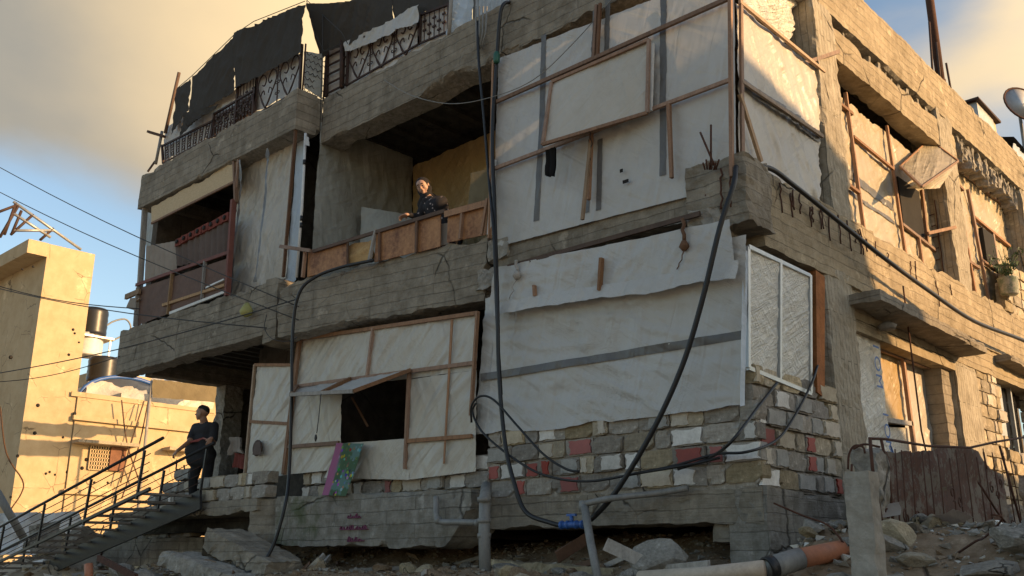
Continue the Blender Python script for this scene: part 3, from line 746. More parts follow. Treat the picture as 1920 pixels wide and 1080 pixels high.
# side panel of the corner: blocks with paint
WS = thing('block_wall', 'side wall of red, white and bare blocks below the film covered corner window', 'wall', (0, .9, 2.3))
mb = MB(); mb.box((-.20, .02, 2.27), (-.03, 1.80, 3.36)); part('mortar_core', mb, [MC['block']], WS)
block_rows(WS, .0, 1.78, .012, 2.29, 6, 'y', keys=['wbccr', 'ecgrc', 'rebrbe', 'wccceb', 'gwcgeb', 'ebbg'])
# the gold-lit block wall past the door
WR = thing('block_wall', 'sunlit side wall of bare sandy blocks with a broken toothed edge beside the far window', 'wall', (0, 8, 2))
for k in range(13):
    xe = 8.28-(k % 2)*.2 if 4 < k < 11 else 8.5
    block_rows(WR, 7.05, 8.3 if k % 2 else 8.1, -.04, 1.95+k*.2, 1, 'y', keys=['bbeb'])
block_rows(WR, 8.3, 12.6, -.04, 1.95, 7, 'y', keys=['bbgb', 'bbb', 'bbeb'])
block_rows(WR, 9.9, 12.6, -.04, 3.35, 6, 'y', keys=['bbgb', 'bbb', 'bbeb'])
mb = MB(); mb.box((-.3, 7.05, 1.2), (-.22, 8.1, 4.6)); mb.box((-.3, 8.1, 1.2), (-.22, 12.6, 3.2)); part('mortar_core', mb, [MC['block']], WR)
# right jamb pier of pale blocks
mb = MB(); rough(mb, (-.40, 5.72, 1.6), (-.40, 5.72, 4.35), .30, .33, up=(0, -1, 0), seg=.09, chip=.05, amp=.014, seed=48)
part('door_jamb', mb, [MC['beam']])
# blocks at the broken edge of the entrance platform
WP = thing('block_wall', 'two loose courses of grey blocks on the platform to the right of the man', 'wall', (-8.8, -.5, 2.48))
for k in range(2): block_rows(WP, -9.72, -7.66, -.48, 2.485+k*.2, 1, keys=['gegge', 'cegewg'][k:k+1])
WL = thing('block_wall', 'stepped pile of grey blocks behind the handrail of the steel stair', 'wall', (-11.5, -.1, 2.2))
for k in range(5):
    block_rows(WL, -14.5+k*.55, -11.0, .25, 1.98+k*.2, 1, keys=['gcgeg', 'cgwgc'][k % 2:k % 2+1])
put_block(WL, (-11.9, .25, 2.99), 'g'); put_block(WL, (-11.45, .22, 2.99), 'c', .20)
mb = MB(); rough(mb, (-10.6, .2, 1.98), (-14.6, .2, 1.98), .3, .6, chip=.06, seed=360, seg=.1, amp=.02); part('footing', mb, [MC['beam']], WL)
# blocks in the right hand upper bay beside the plant
WU = thing('block_wall', 'low stack of orange lit blocks on the first floor edge under the potted plant', 'wall', (0, 11, 5.8))
for k in range(5): block_rows(WU, 9.35+k*.12, 12.5, -.05, 5.86+k*.2, 1, 'y', keys=['bbbb', 'ebeb'][k % 2:k % 2+1])
# ================================================================ TARPAULIN SCREENS
def screen(name, label, loc, cat='tarpaulin screen', group=None): return thing(name, label, cat, loc, group)
def batten(par, fn, a, b, off=.03, w=.045, d=.035, mat='wood', name='batten', jit=.004):
    A, B = fn(a), fn(b); n = Vector((0, -1, 0)) if fn(a).y == fn(b).y else Vector((1, 0, 0))
    mb = MB(); mb.bar(A+n*off, B+n*off, d, w, up=(0, 0, 1) if abs((B-A).normalized().z) < .8 else (0, 1, 0), jit=jit)
    return part(name, mb, [MC[mat]], par)
def fr(y): return lambda p: P(p[0], p[1], y)
def sr(x): return lambda p: Q(p[0], p[1], x)
def strip(par, fn, pts, wd, seed, amp, ang, off=.006, mat='stripe', name='band', res=.045, vertical=True):
    """a woven band of the tarpaulin, lying 5 mm on it and wrinkled with it"""
    mb = MB()
    for a, b in zip(pts[:-1], pts[1:]):
        A, B = fn(a), fn(b)
        if vertical:
            s_ = Vector((wd/2, 0, 0)) if abs(A.y-B.y) < 1e-6 else Vector((0, wd/2, 0))
            sheet(mb, B-s_, B+s_, A+s_, A-s_, seed=seed, amp=amp, ang=ang, off=off, res=res)
        else:
            s_ = Vector((0, 0, wd/2)); sheet(mb, A-s_, B-s_, B+s_, A+s_, seed=seed, amp=amp, ang=ang, off=off, res=res)
    return part(name, mb, [MC[mat]], par)

# --- big upper front screen
f = fr(-.03)
TA = screen('tarpaulin_screen', 'largest white tarpaulin screen on the upper front with battens and dark grey bands', (-1.8, 0, 5.75))
a_ = .014
mb = MB(); sheet(mb, f((926, 465)), f((1381, 345)), f((1376, -60)), f((936, 110)), seed=101, amp=a_, ang=.75, res=.035); part('tarpaulin', mb, [MC['tarp']], TA)
for pts in ([(1021, 66), (1016, 250), (1007, 415)], [(1245, -30), (1244, 330)]): strip(TA, f, pts, .085, 101, a_, .75, off=.007)
strip(TA, f, [(1141, -10), (1137, 103)], .075, 101, a_, .75, off=.007); strip(TA, f, [(1128, 262), (1124, 395)], .075, 101, a_, .75, off=.007)
strip(TA, f, [(1116, 20), (1113, 112)], .06, 101, a_, .75, off=.007); strip(TA, f, [(1110, 262), (1103, 400)], .06, 101, a_, .75, off=.007)
for a, b in [((933, 198), (1376, 2)), ((930, 322), (1377, 155)), ((1127, 15), (1121, 112)), ((1262, 200), (1268, 338)), ((1118, 250), (1113, 378)), ((1376, -50), (1380, 335)), ((934, 118), (926, 450))]:
    batten(TA, f, a, b, off=.085)
batten(TA, f, (1133, 12), (1128, 110), off=.085, mat='woodd', w=.03)
# flap hinged at the top, swung out at the bottom left
TF = screen('tarpaulin_flap', 'hinged rectangular tarpaulin flap with thin wooden frame hanging tilted on the upper front screen', (-2.2, -.2, 6.9), 'window flap')
c01, c11, c10, c00 = P(1037, 155, -.13), P(1219, 76, -.13), P(1216, 213, -.17), P(1020, 272, -.40)
mb = MB(); sheet(mb, c00, c10, c11, c01, seed=104, amp=.012, ang=.2, res=.035, thick=.004); part('tarpaulin', mb, [MC['tarpw']], TF)
for a, b in ((c00, c10), (c10, c11), (c01, c11), (c00, c01)):
    mb = MB(); mb.bar(a+Vector((0, -.025, 0)), b+Vector((0, -.025, 0)), .035, .04); part('frame_batten', mb, [MC['wood']], TF)
mb = MB(); mb.bar(P(1224, 82, -.12), P(1220, 208, -.14), .03, .035); part('white_strip', mb, [MC['white']], TF)
# loose stick and black cloth
mb = MB(); mb.bar(P(1107, 268, -.16), P(1092, 412, -.22), .03, .04); tag(mb.build('loose_batten', [MC['woodl']]), 'split wooden stick hanging loose below the hinged flap', 'stick')
mb = MB(); mb.tube([P(1108, 243, -.15), P(1106, 258, -.16), P(1111, 270, -.17), P(1104, 283, -.17), P(1107, 300, -.17)], .006, 5); tag(mb.build('tangled_cord', [MC['wire']]), 'short knotted cord above the loose wooden stick', 'cord')
mb = MB(); sheet(mb, P(1022, 330, -.30), P(1040, 330, -.28), P(1043, 276, -.28), P(1024, 283, -.30), seed=7, amp=.03, ang=1.5, res=.02, thick=.03, fold=.02, folds_n=2)
tag(mb.build('black_rag', [MC['cloth']]), 'black rag hanging from the lower left corner of the hinged flap', 'rag')
for k, (x, y) in enumerate(((1165, 320), (1173, 340))):
    mb = MB(); c = P(x, y, -.09); mb.box(c-Vector((.02+.02*k, .004, .02)), c+Vector((.02+.02*k, .004, .02))); part('hole_patch', mb, [MC['void']], TA)

# --- upper corner, side screen
g = sr(-.06)
TB = screen('tarpaulin_screen', 'upper corner side screen of shiny sun-touched tarpaulin with two slanting battens', (-.1, 1, 5.75))
mb = MB(); sheet(mb, g((1388, 345)), g((1536, 390)), g((1536, 137)), g((1380, 5)), seed=110, amp=.022, ang=-.8, res=.035, rag=(.0, .1, .0, 0), billow=-.04); part('tarpaulin', mb, [MC['tarpw']], TB)
mb = MB(); sheet(mb, Q(1384, 12, -.10), Q(1480, 92, -.2), Q(1488, -10, -.3), Q(1400, -70, -.12), seed=112, amp=.05, ang=-.4, res=.035, rag=(0, .25, 0, 0), billow=.12); part('torn_sheet', mb, [MC['film']], TB)
mb = MB(); sheet(mb, g((1384, 163)), g((1534, 268)), g((1534, 248)), g((1383, 143)), seed=110, amp=.022, ang=-.8, off=.012, billow=-.0, res=.03); part('band', mb, [MC['stripe']], TB)
for a, b in [((1378, 7), (1537, 137)), ((1382, 156), (1534, 259)), ((1378, 180), (1418, 306))]: batten(TB, g, a, b, off=.06, mat='woodl')
batten(TB, g, (1381, -40), (1384, 330), off=.05, mat='wood')
mb = MB(); mb.bar(Q(1505, 120, -.1), Q(1572, 97, .08), .05, .05); part('prop_batten', mb, [MC['wood']], TB)

# --- ground floor right screen (large grey sheet, with an upper lip)
f = fr(-.04)
TC = screen('tarpaulin_screen', 'large grey tarpaulin with one dark level band above the painted block wall', (-2, 0, 3.1))
mb = MB(); sheet(mb, P(893, 818, -.03), P(1391, 763, -.06), P(1400, 440, -.08), P(912, 560, -.03), seed=120, amp=.020, ang=-.25, res=.035, rag=(.05, .0, 0, 0)); part('tarpaulin', mb, [MC['tarp']], TC)
strip(TC, fr(-.05), [(905, 708), (1397, 628)], .09, 120, .020, -.25, off=.02, vertical=False)
mb = MB(); sheet(mb, P(930, 585, -.04), P(1388, 512, -.10), P(1378, 415, -.06), P(940, 505, -.06), seed=123, amp=.03, ang=-.2, res=.035, rag=(.05, 0, 0, 0), off=.09); part('upper_sheet', mb, [MC['tarp']], TC)
mb = MB(); sheet(mb, P(930, 592, -.17), P(1388, 526, -.22), P(1390, 492, -.16), P(930, 572, -.14), seed=124, amp=.03, ang=.05, res=.03, rag=(.06, .06, 0, 0), off=.03); part('folded_lip', mb, [MC['tarp']], TC)
mb = MB(); sheet(mb, Q(1388, 762, .0), Q(1397, 760, .02), Q(1402, 470, .02), Q(1392, 470, 0), seed=125, amp=.012, ang=1.4, res=.04); part('corner_turn', mb, [MC['tarpb']], TC)
batten(TC, fr(-.12), (940, 506), (1316, 402), w=.05, mat='woodd'); batten(TC, fr(-.2), (1128, 484), (1124, 545), w=.06, mat='wood', off=.0); batten(TC, fr(-.2), (1002, 535), (1003, 555), w=.04, off=0)

# --- ground floor middle screen with the open flap window
f = fr(-.12)
TD = screen('tarpaulin_screen', 'creased white ground floor screen around the dark open window, nailed to orange battens', (-6, 0, 2.7))
def sh(par, c, seed, mat='tarpw', fn=f, amp=.016, ang=.9, name='tarpaulin', **k):
    mb = MB(); sheet(mb, fn(c[0]), fn(c[1]), fn(c[2]), fn(c[3]), seed=seed, amp=amp, ang=ang, res=.035, **k); return part(name, mb, [MC[mat]], par)
sh(TD, [(545, 738), (895, 694), (899, 588), (566, 636)], 130)
sh(TD, [(535, 890), (641, 880), (644, 726), (545, 738)], 131)
sh(TD, [(766, 900), (893, 884), (895, 694), (770, 712)], 132)
sh(TD, [(610, 896), (770, 900), (770, 822), (636, 832)], 133)
for a, b in [((568, 636), (538, 890)), ((705, 616), (694, 706)), ((901, 585), (888, 780)), ((560, 725), (893, 681)), ((773, 700), (765, 880)), ((545, 838), (640, 831)), ((765, 828), (890, 818)), ((568, 637), (900, 588)), ((853, 600), (838, 870))]:
    batten(TD, f, a, b, off=.05, w=.05 if a[0] != 853 else .012, mat='wood')
batten(TD, f, (562, 640), (533, 890), off=.02, w=.05, mat='wood')
TE = screen('tarpaulin_flap', 'propped open awning flap of grey sheet and wooden frame over the dark ground floor window', (-6.3, -.5, 4), 'window flap')
w0, w1, w2, w3 = P(556, 728, -.2), P(770, 698, -.2), P(662, 738, -.85), P(545, 744, -.85)
mb = MB(); sheet(mb, w3, w2, w1, w0, seed=140, amp=.015, ang=.3, res=.035, thick=.006); part('tarpaulin', mb, [MC['tarp']], TE)
for a, b in ((w3, w2), (w2, w1), (w3, w0), ((w3+w2)/2, (w0+w1)/2)):
    mb = MB(); mb.bar(a+Vector((0, -.0, .03)), b+Vector((0, -.0, .03)), .045, .05); part('frame_batten', mb, [MC['woodg' if a is w3 and b is w2 else 'wood']], TE)
mb = MB(); mb.tube([P(602, 738, -.9), P(598, 780, -.9), P(594, 812, -.9)], .006, 5); mb.lathe(P(592, 822, -.9), [(.008, -.04), (.02, 0), (.012, .05)], 6); tag(mb.build('cord', [MC['wire']]), 'thin cord with a toggle hanging from the awning flap', 'cord')
mb = MB(); mb.bar(P(660, 745, .1), P(690, 800, .25), .03, .03); tag(mb.build('inner_stick', [MC['woodd']]), 'thin stick leaning inside the dark ground floor window', 'stick')
# floral cloth hanging over the blocks
def fabric_floral():
    m_, t = M_('floral_fabric'); n = N(t); uv = n('ShaderNodeTexCoord').outputs['UV']
    x = n('ShaderNodeSeparateXYZ', {0: uv}).outputs[0]
    vo = n('ShaderNodeTexVoronoi', {'Vector': uv, 'Scale': 17.0}); cc = vo.outputs[1]
    sat = n('ShaderNodeHueSaturation', {'Saturation': 1.1, 'Value': .4, 'Color': cc}).outputs[0]
    dots = n.ramp(vo.outputs[0], .35, .45, 1, 0)
    base = n.mix(n.ramp(n.noise(uv, 4, 3), .45, .5), (.09, .17, .15), (.05, .10, .05))
    c = n.mix(n.math('MULTIPLY', dots, n.ramp(n.noise(uv, 6, 3), .4, .5)), base, sat)
    at = n('ShaderNodeAttribute', attribute_name='edge'); c = n.mix(at.outputs['Fac'], c, (.30, .10, .20))
    p = n('ShaderNodeBsdfPrincipled', {'Base Color': c, 'Roughness': .9}); t.links.new(p.outputs[0], n('ShaderNodeOutputMaterial').inputs[0]); return m_
MC['floral'] = fabric_floral()
mb = MB(); sheet(mb, P(603, 928, -.42), P(648, 930, -.42), P(683, 832, -.24), P(632, 831, -.24), seed=143, amp=.01, ang=1.3, res=.03, thick=.004)
o = mb.build('floral_cloth', [MC['floral']]); tag(o, 'pink edged floral cloth hung out below the dark ground floor window', 'cloth')
at = o.data.attributes.new('edge', 'FLOAT', 'POINT'); xs = np.array([v.co.x+v.co.z*-.0 for v in o.data.vertices]); zs = np.array([v.co.z for v in o.data.vertices])
lo = np.interp(zs, [zs.min(), zs.max()], [xs[zs < zs.min()+.15].min(), xs[zs > zs.max()-.15].min()]); at.data.foreach_set('value', np.clip((.17-(xs-lo))/.02, 0, 1))
# white door-like panel left of it
TG = screen('tarpaulin_screen', 'narrow white tarpaulin door panel at the entrance with a round vent hole', (-8, -.1, 2.5))
f = fr(-.10)
sh(TG, [(463, 895), (540, 893), (553, 686), (482, 684)], 150, ang=.8, rag=(.05, 0, 0, 0))
for a, b in [((481, 684), (462, 893)), ((481, 685), (556, 685)), ((472, 791), (545, 795))]: batten(TG, f, a, b, off=.03, mat='wood' if a[1] > 684 else 'woodl')
mb = MB(); mb.lathe(P(484, 840, -.16), [(.12, -.0), (.13, .02), (.10, .03), (.09, 0)], 14, axis=(0, -1, 0)); part('vent_rim', mb, [MC['curt']], TG)
mb = MB(); sheet(mb, P(476, 853, -.2), P(492, 853, -.2), P(490, 829, -.2), P(480, 829, -.2), seed=3, amp=.03, ang=1.5, res=.02, thick=.01); part('stuffed_rag', mb, [MC['curt']], TG)
# clothes hanging in the entrance
for nm, lab, c, mt, sd_ in (('hanging_shirt', 'pale patterned child shirt hanging in the dark entrance', [(432, 848), (462, 850), (458, 820), (438, 820)], 'curtl', 1), ('hanging_trousers', 'dark red cloth hanging under the pale shirt in the entrance', [(440, 885), (462, 888), (460, 850), (443, 848)], 'curtr', 2)):
    mb = MB(); sheet(mb, *[P(*q, .1) for q in c], seed=sd_+6, amp=.05, ang=1.5, res=.02, thick=.03, fold=.025, folds_n=3, rag=(.22, .16, .05, .16)); tag(mb.build(nm, [MC[mt]]), lab, 'laundry')

# --- upper left bay (projecting)
f = fr(-.42)
TH = screen('tarpaulin_screen', 'stained white tarpaulin with two grey bands on the upper left bay beside the brown railing', (-8.5, -.4, 5.85))
sh(TH, [(432, 568), (540, 520), (556, 246), (449, 300)], 160, ang=1.25, amp=.026, rag=(.05, 0, 0, 0))
strip(TH, f, [(456, 302), (446, 420), (434, 556)], .06, 160, .026, 1.25, off=.012); strip(TH, f, [(506, 280), (496, 400), (482, 530)], .07, 160, .026, 1.25, off=.012)
for a, b, m_ in [((558, 240), (534, 520), 'woodd'), ((450, 300), (443, 380), 'wood')]: batten(TH, f, a, b, off=.03, mat=m_)
sh(TH, [(534, 545), (556, 525), (575, 248), (560, 243)], 161, mat='tarpb', ang=1.4, amp=.012, name='edge_sheet')
mb = MB(); mb.tube([P(573, 250, -.5), P(566, 390, -.5), P(556, 520, -.5)], .022, 8); o = tag(mb.build('white_pole', [MC['white']]), 'slim white and black pole standing at the corner of the upper left bay', 'pole')
for k in (300, 405, 418):
    mb = MB(); mb.tube([P(571-.05*(k-300), k, -.5), P(570.6-.05*(k-300), k+9, -.5)], .027, 8); part('black_tape', mb, [MC['hose']], o)
mb = MB(); sheet(mb, P(572, 272, -.52), P(583, 275, -.5), P(580, 258, -.5), P(574, 255, -.52), seed=5, amp=.02, ang=1, res=.03, thick=.01); part('cloth_knot', mb, [MC['tarp']], o)
# brown railing with curtains
TI = thing('balcony_front', 'brown hardboard parapet with wooden posts and a red handrail on the upper left bay', 'parapet', (-10.8, -.4, 5.85))
f = fr(-.45)
mb = MB(); sheet(mb, f((259, 610)), f((428, 545)), f((437, 482)), f((262, 540)), seed=170, amp=.008, ang=.3, res=.06); part('hardboard', mb, [MC['hard']], TI)
for a, b, w_, m_ in [((258, 535), (438, 472), .06, 'redwood'), ((326, 514), (318, 590), .06, 'woodl'), ((388, 490), (382, 562), .06, 'woodg'), ((308, 573), (425, 535), .05, 'woodl'), ((322, 588), (425, 548), .05, 'white'), ((262, 540), (257, 612), .08, 'woodg'), ((390, 540), (424, 525), .03, 'white')]:
    batten(TI, f, a, b, off=.03, w=w_, mat=m_)
mb = MB(); mb.bar(P(438, 375, -.5), P(426, 555, -.5), .09, .06); part('red_post', mb, [MC['redwood']], TI)
mb = MB(); mb.bar(P(440, 300, -.44), P(443, 380, -.46), .07, .05); part('post', mb, [MC['wood']], TI)
mb = MB(); mb.bar(P(272, 385, -.42), P(258, 610, -.42), .10, .06); part('post', mb, [MC['woodg']], TI)
mb = MB(); sheet(mb, P(284, 417, -.44), P(441, 338, -.44), P(446, 298, -.44), P(284, 388, -.44), seed=171, amp=.006, ang=.3, res=.05, rag=(0, 0, .12, 0)); tag(mb.build('strand_board', [MC['osb']]), 'pale strand board closing the top of the upper left opening', 'board')
mb = MB(); mb.bar(P(284, 419, -.47), P(441, 340, -.47), .03, .04); tag(mb.build('board_edge_batten', [MC['wood']]), 'long thin batten under the pale strand board', 'batten')
mb = MB(); sheet(mb, P(330, 500, -.40), P(430, 478, -.40), P(434, 400, -.40), P(328, 455, -.40), seed=172, amp=.01, ang=1.5, res=.03, fold=.03, folds_n=9, thick=.004); cu = tag(mb.build('curtain', [MC['curt']]), 'grey brown curtain with red eyelet top in the upper left opening', 'curtain')
for k in range(8):
    t = k/8; a = P(330+102*t, 452-52*t, -.43); b = P(330+102*(t+.11), 452-52*(t+.11), -.43)
    mb = MB(); mb.bar(a+Vector((0, 0, -.05)), b+Vector((0, 0, -.05)), .05, .14, jit=.01); part('red_tab', mb, [MC['curtr']], cu)
    mb = MB(); c = (a+b)/2+Vector((0, -.04, -.05)); mb.lathe(c, [(.045, 0), (.045, .012)], 8, axis=(0, -1, 0)); part('eyelet', mb, [MC['void']], cu)
mb = MB(); sheet(mb, P(270, 527, -.40), P(332, 507, -.40), P(328, 452, -.40), P(275, 462, -.40), seed=173, amp=.01, ang=1.5, res=.03, fold=.02, folds_n=6); tag(mb.build('curtain', [MC['curtl']]), 'pale curtain hanging at the far left of the upper opening', 'curtain')
mb = MB(); sheet(mb, P(275, 540, .1), P(300, 480, .1), P(300, 390, .1), P(275, 390, .1), seed=174, amp=.03, ang=1.2, res=.06); tag(mb.build('inner_sheet', [MC['tarpg']]), 'dark grey sheet behind the pale curtain in the upper left opening', 'sheet')
mb = MB(); mb.bar(P(236, 557, -.5), P(262, 546, -.5), .05, .10); mb.bar(P(240, 575, -.5), P(262, 560, -.5), .03, .03); tag(mb.build('bracket_timber', [MC['woodl']]), 'short timber sticking out left of the balcony parapet', 'timber')
mb = MB(); sheet(mb, P(240, 578, -.5), P(256, 583, -.5), P(257, 558, -.5), P(246, 560, -.5), seed=4, amp=.02, res=.03, thick=.01); tag(mb.build('small_rag', [MC['curtl']]), 'small rag tied to the timber left of the balcony', 'rag')

# --- recessed middle balcony: side and back sheets
xw = -7.6
TJ = screen('tarpaulin_screen', 'grey green tarpaulin hung along the left side of the recessed balcony', (-7.6, 1, 5.7))
mb = MB(); c = [Vector((xw, -.02, 5.75)), Vector((xw+.05, 2.0, 5.75)), Vector((xw, 2.0, 8.66)), Vector((xw, -.02, 8.62))]
sheet(mb, *c, seed=180, amp=.022, ang=1.3, res=.04); part('tarpaulin', mb, [MC['tarpg']], TJ)
TK = screen('tarpaulin_screen', 'ochre tarpaulin across the back of the recessed balcony behind the woman', (-5.5, 2, 5.7))
mb = MB(); sheet(mb, Vector((-7.6, 2.02, 5.75)), Vector((-3.4, 2.02, 5.75)), Vector((-3.4, 2.02, 8.62)), Vector((-7.55, 2.02, 8.45)), seed=181, amp=.035, ang=1.15, res=.04, rag=(0, 0, .08, 0)); part('tarpaulin', mb, [MC['tarpy']], TK)
mb = MB(); sheet(mb, Vector((-7.35, .75, 5.75)), Vector((-6.3, 1.25, 5.75)), Vector((-6.3, 1.25, 6.95)), Vector((-7.35, .75, 7.25)), seed=182, amp=.03, ang=1.2, res=.04, thick=.01); tag(mb.build('leaning_sheet', [MC['tarpg']]), 'small pale sheet standing inside the balcony to the left of the woman', 'sheet')
mb = MB(); sheet(mb, Vector((-6.3, 1.3, 5.75)), Vector((-5.55, 1.3, 5.75)), Vector((-5.55, 1.3, 6.95)), Vector((-6.3, 1.3, 6.78)), seed=183, amp=.02, ang=1.2, res=.05, thick=.05); tag(mb.build('black_mattress', [MC['cloth']]), 'black mattress propped behind the woman', 'mattress')
mb = MB(); sheet(mb, P(876, 395, .05), P(926, 380, .05), P(926, 315, .05), P(884, 325, .05), seed=184, amp=.02, ang=1.2, res=.05); tag(mb.build('olive_sheet', [MC['olive']]), 'small olive sheet hanging at the right end of the recessed balcony', 'sheet')
# plywood parapet (follows the bent beam: y from -.56 at the left to -.02 at the right)
def PB(px, py, off=0):      # on the bent parapet plane
    a, b = Vector((-3.66, -.04, 0)), Vector((-7.62, -.60, 0)); t = (b-a).normalized(); n = Vector((-t.y, t.x, 0))
    if n.y > 0: n = -n
    w = Vector(_wd(px, py)); c = Vector(CAM); a = a+n*off
    return c+w*((a-c).dot(n)/w.dot(n))
TL = thing('plywood_parapet', 'water stained orange plywood parapet in front of the woman', 'parapet', (-5.6, -.3, 5.75))
def pan(c, mat, off, seed, nm='plywood_panel', th=.015, **k):
    mb = MB(); sheet(mb, *[PB(*q, off) for q in c], seed=seed, amp=.003, ang=.3, res=.08, thick=th, **k); return part(nm, mb, [MC[mat]], TL)
pan([(576, 519), (651, 500), (652, 449), (578, 470)], 'ply', .02, 1)
pan([(702, 492), (782, 472), (782, 412), (706, 432)], 'ply', .03, 2)
pan([(780, 474), (826, 462), (826, 400), (782, 412)], 'ply', .02, 3)
pan([(838, 455), (912, 440), (914, 383), (840, 402)], 'ply', .02, 4)
pan([(822, 462), (842, 457), (842, 418), (824, 420)], 'curtl', -.06, 5, 'green_sheet')
mb = MB(); sheet(mb, PB(650, 500, -.06), PB(700, 488, -.06), PB(698, 443, -.06), PB(655, 460, -.06), seed=9, amp=.02, ang=.3, res=.04, thick=.06, rag=(0, 0, .12, .05)); tag(mb.build('foam_board', [MC['foam']]), 'yellow stained foam slab showing in the gap of the plywood parapet', 'foam slab')
for a, b, w_, m_, of in [((588, 471), (834, 396), .05, 'woodd', .05), ((834, 402), (910, 382), .085, 'wood', .06), ((525, 462), (582, 470), .05, 'wood', .10), ((705, 430), (692, 492), .05, 'woodg', .05), ((573, 470), (568, 520), .05, 'wood', .05), ((782, 412), (780, 474), .03, 'woodd', .05), ((868, 395), (864, 448), .06, 'wood', .04), ((712, 430), (712, 490), .035, 'woodd', .05), ((914, 372), (903, 440), .03, 'wood', .08), ((652, 450), (652, 500), .02, 'woodd', .05)]:
    mb = MB(); mb.bar(PB(*a, of), PB(*b, of), .035, w_, up=(0, 0, 1) if abs(a[0]-b[0]) > 20 else (0, 1, 0), jit=.004); part('batten', mb, [MC[m_]], TL)
# white frame leaning at the right end of the recess
mb = MB(); mb.bar(P(926, 300, -.10), P(918, 440, -.10), .05, .05); tag(mb.build('white_post', [MC['white']]), 'narrow white post at the right end of the plywood parapet', 'post')

# --- ground floor corner window with stretched film
WIN = thing('corner_window', 'aluminium corner window covered with glossy wrinkled plastic film', 'window', (0, .8, 3.4))
g = sr(-.01)
for c, s_ in (([(1402, 690), (1456, 716), (1458, 488), (1402, 466)], 1), ([(1462, 716), (1516, 733), (1514, 516), (1462, 490)], 2)):
    mb = MB(); sheet(mb, *[g(q) for q in c], seed=190+s_, amp=.014, ang=-.45, res=.022); part('film', mb, [MC['film']], WIN)
for a, b in [((1399, 464), (1399, 690)), ((1459, 488), (1459, 712)), ((1515, 516), (1516, 738)), ((1399, 690), (1516, 738)), ((1399, 464), (1515, 518))]: batten(WIN, g, a, b, off=.02, w=.045, mat='alu', name='frame')
mb = MB(); mb.bar(Q(1527, 516, -.05), Q(1527, 742, -.05), .16, .2, up=(0, 1, 0), jit=.01); tag(mb.build('orange_filler', [MC['orange']]), 'strip of rough orange brick infill beside the film covered window', 'brick infill')

# --- side upper windows
g = sr(-.34)
TM = screen('tarpaulin_screen', 'sunlit cream tarpaulin with posts closing the first side opening above the door', (-.3, 4.6, 5.8))
def y_(yv, zv, xv=-.34): return Vector((xv, yv, zv))
mb = MB(); sheet(mb, y_(2.9, 5.75), y_(6.75, 5.75), y_(6.75, 7.95), y_(2.9, 7.95), seed=200, amp=.03, ang=-.9, res=.04, rag=(0, 0, .12, 0)); o = part('tarpaulin', mb, [MC['tarps']], TM)
mb = MB(); sheet(mb, y_(2.95, 6.72, -.335), y_(5.2, 6.62, -.335), y_(5.2, 6.74, -.335), y_(2.95, 6.84, -.335), seed=200, amp=.03, ang=-.9, res=.04, off=.006); part('band', mb, [MC['stripe']], TM)
mb = MB(); sheet(mb, y_(2.95, 6.48, -.335), y_(5.2, 6.40, -.335), y_(5.2, 6.46, -.335), y_(2.95, 6.54, -.335), seed=200, amp=.03, ang=-.9, res=.04, off=.006); part('band', mb, [MC['stripe']], TM)
for (ya, za, yb, zb) in [(3.9, 5.75, 3.75, 8.0), (5.35, 5.75, 5.2, 8.0), (2.95, 7.75, 3.9, 7.72), (3.85, 7.35, 5.25, 7.30), (2.95, 6.55, 3.85, 6.5), (5.35, 6.45, 6.7, 6.35), (6.0, 5.75, 5.98, 6.4), (6.35, 6.4, 6.4, 7.3)]:
    mb = MB(); mb.bar(y_(ya, za, -.27), y_(yb, zb, -.27), .045, .045, jit=.005); part('batten', mb, [MC['wood']], TM)
mb = MB(); mb.box((-.325, 5.45, 6.45), (-.28, 6.3, 7.25)); part('opening_shade_panel', mb, [MC['void']], TM)  # solid near-black panel painted as the shade of an opening
mb = MB(); mb.bar(y_(6.2, 6.5, -.2), y_(6.85, 6.72, .02), .05, .05); part('prop', mb, [MC['wood']], TM)
TN = screen('tarpaulin_flap', 'tilted pale tarpaulin flap pushed out of the first side opening', (0, 6, 7.2), 'window flap')
a, b, c, d = Q(1690, 305, -.25), Q(1740, 260, -.05), Q(1797, 303, .1), Q(1730, 352, .25)
a, b, c, d = y_(5.35, 7.05, -.22), y_(5.4, 7.75, -.20), Vector((.62, 5.85, 7.62)), Vector((.60, 5.0, 7.02))
a = Vector((-.25, 5.35, 7.15)); d = Vector((.35, 5.35, 6.95)); b = Vector((-.25, 6.45, 7.70)); c = Vector((.35, 6.45, 7.55))
a, b, c, d = Q(1688, 312, -.2), Q(1742, 262, -.2), Q(1796, 302, .28), Q(1728, 350, .28)
mb = MB(); sheet(mb, a, d, c, b, seed=210, amp=.012, ang=.5, res=.035, thick=.01); part('tarpaulin', mb, [MC['tarps']], TN)
for p_, q_ in ((a, b), (b, c), (c, d), (d, a)):
    mb = MB(); mb.bar(p_, q_, .03, .035); part('frame_batten', mb, [MC['wood']], TN)
mb = MB(); sheet(mb, Q(1700, 352, -.1), Q(1762, 352, .1), Q(1790, 312, .2), Q(1702, 350, .1), seed=211, amp=.02, res=.04); part('side_cloth', mb, [MC['tarps']], TN)
TO = screen('tarpaulin_screen', 'sunlit cream tarpaulin with dark posts closing the far side opening behind the potted plant', (-.4, 9.4, 5.8))
mb = MB(); sheet(mb, y_(7.5, 5.8, -.4), y_(11.3, 5.8, -.4), y_(11.3, 8.5, -.4), y_(7.5, 8.5, -.4), seed=220, amp=.03, ang=-.9, res=.05); part('tarpaulin', mb, [MC['tarps']], TO)
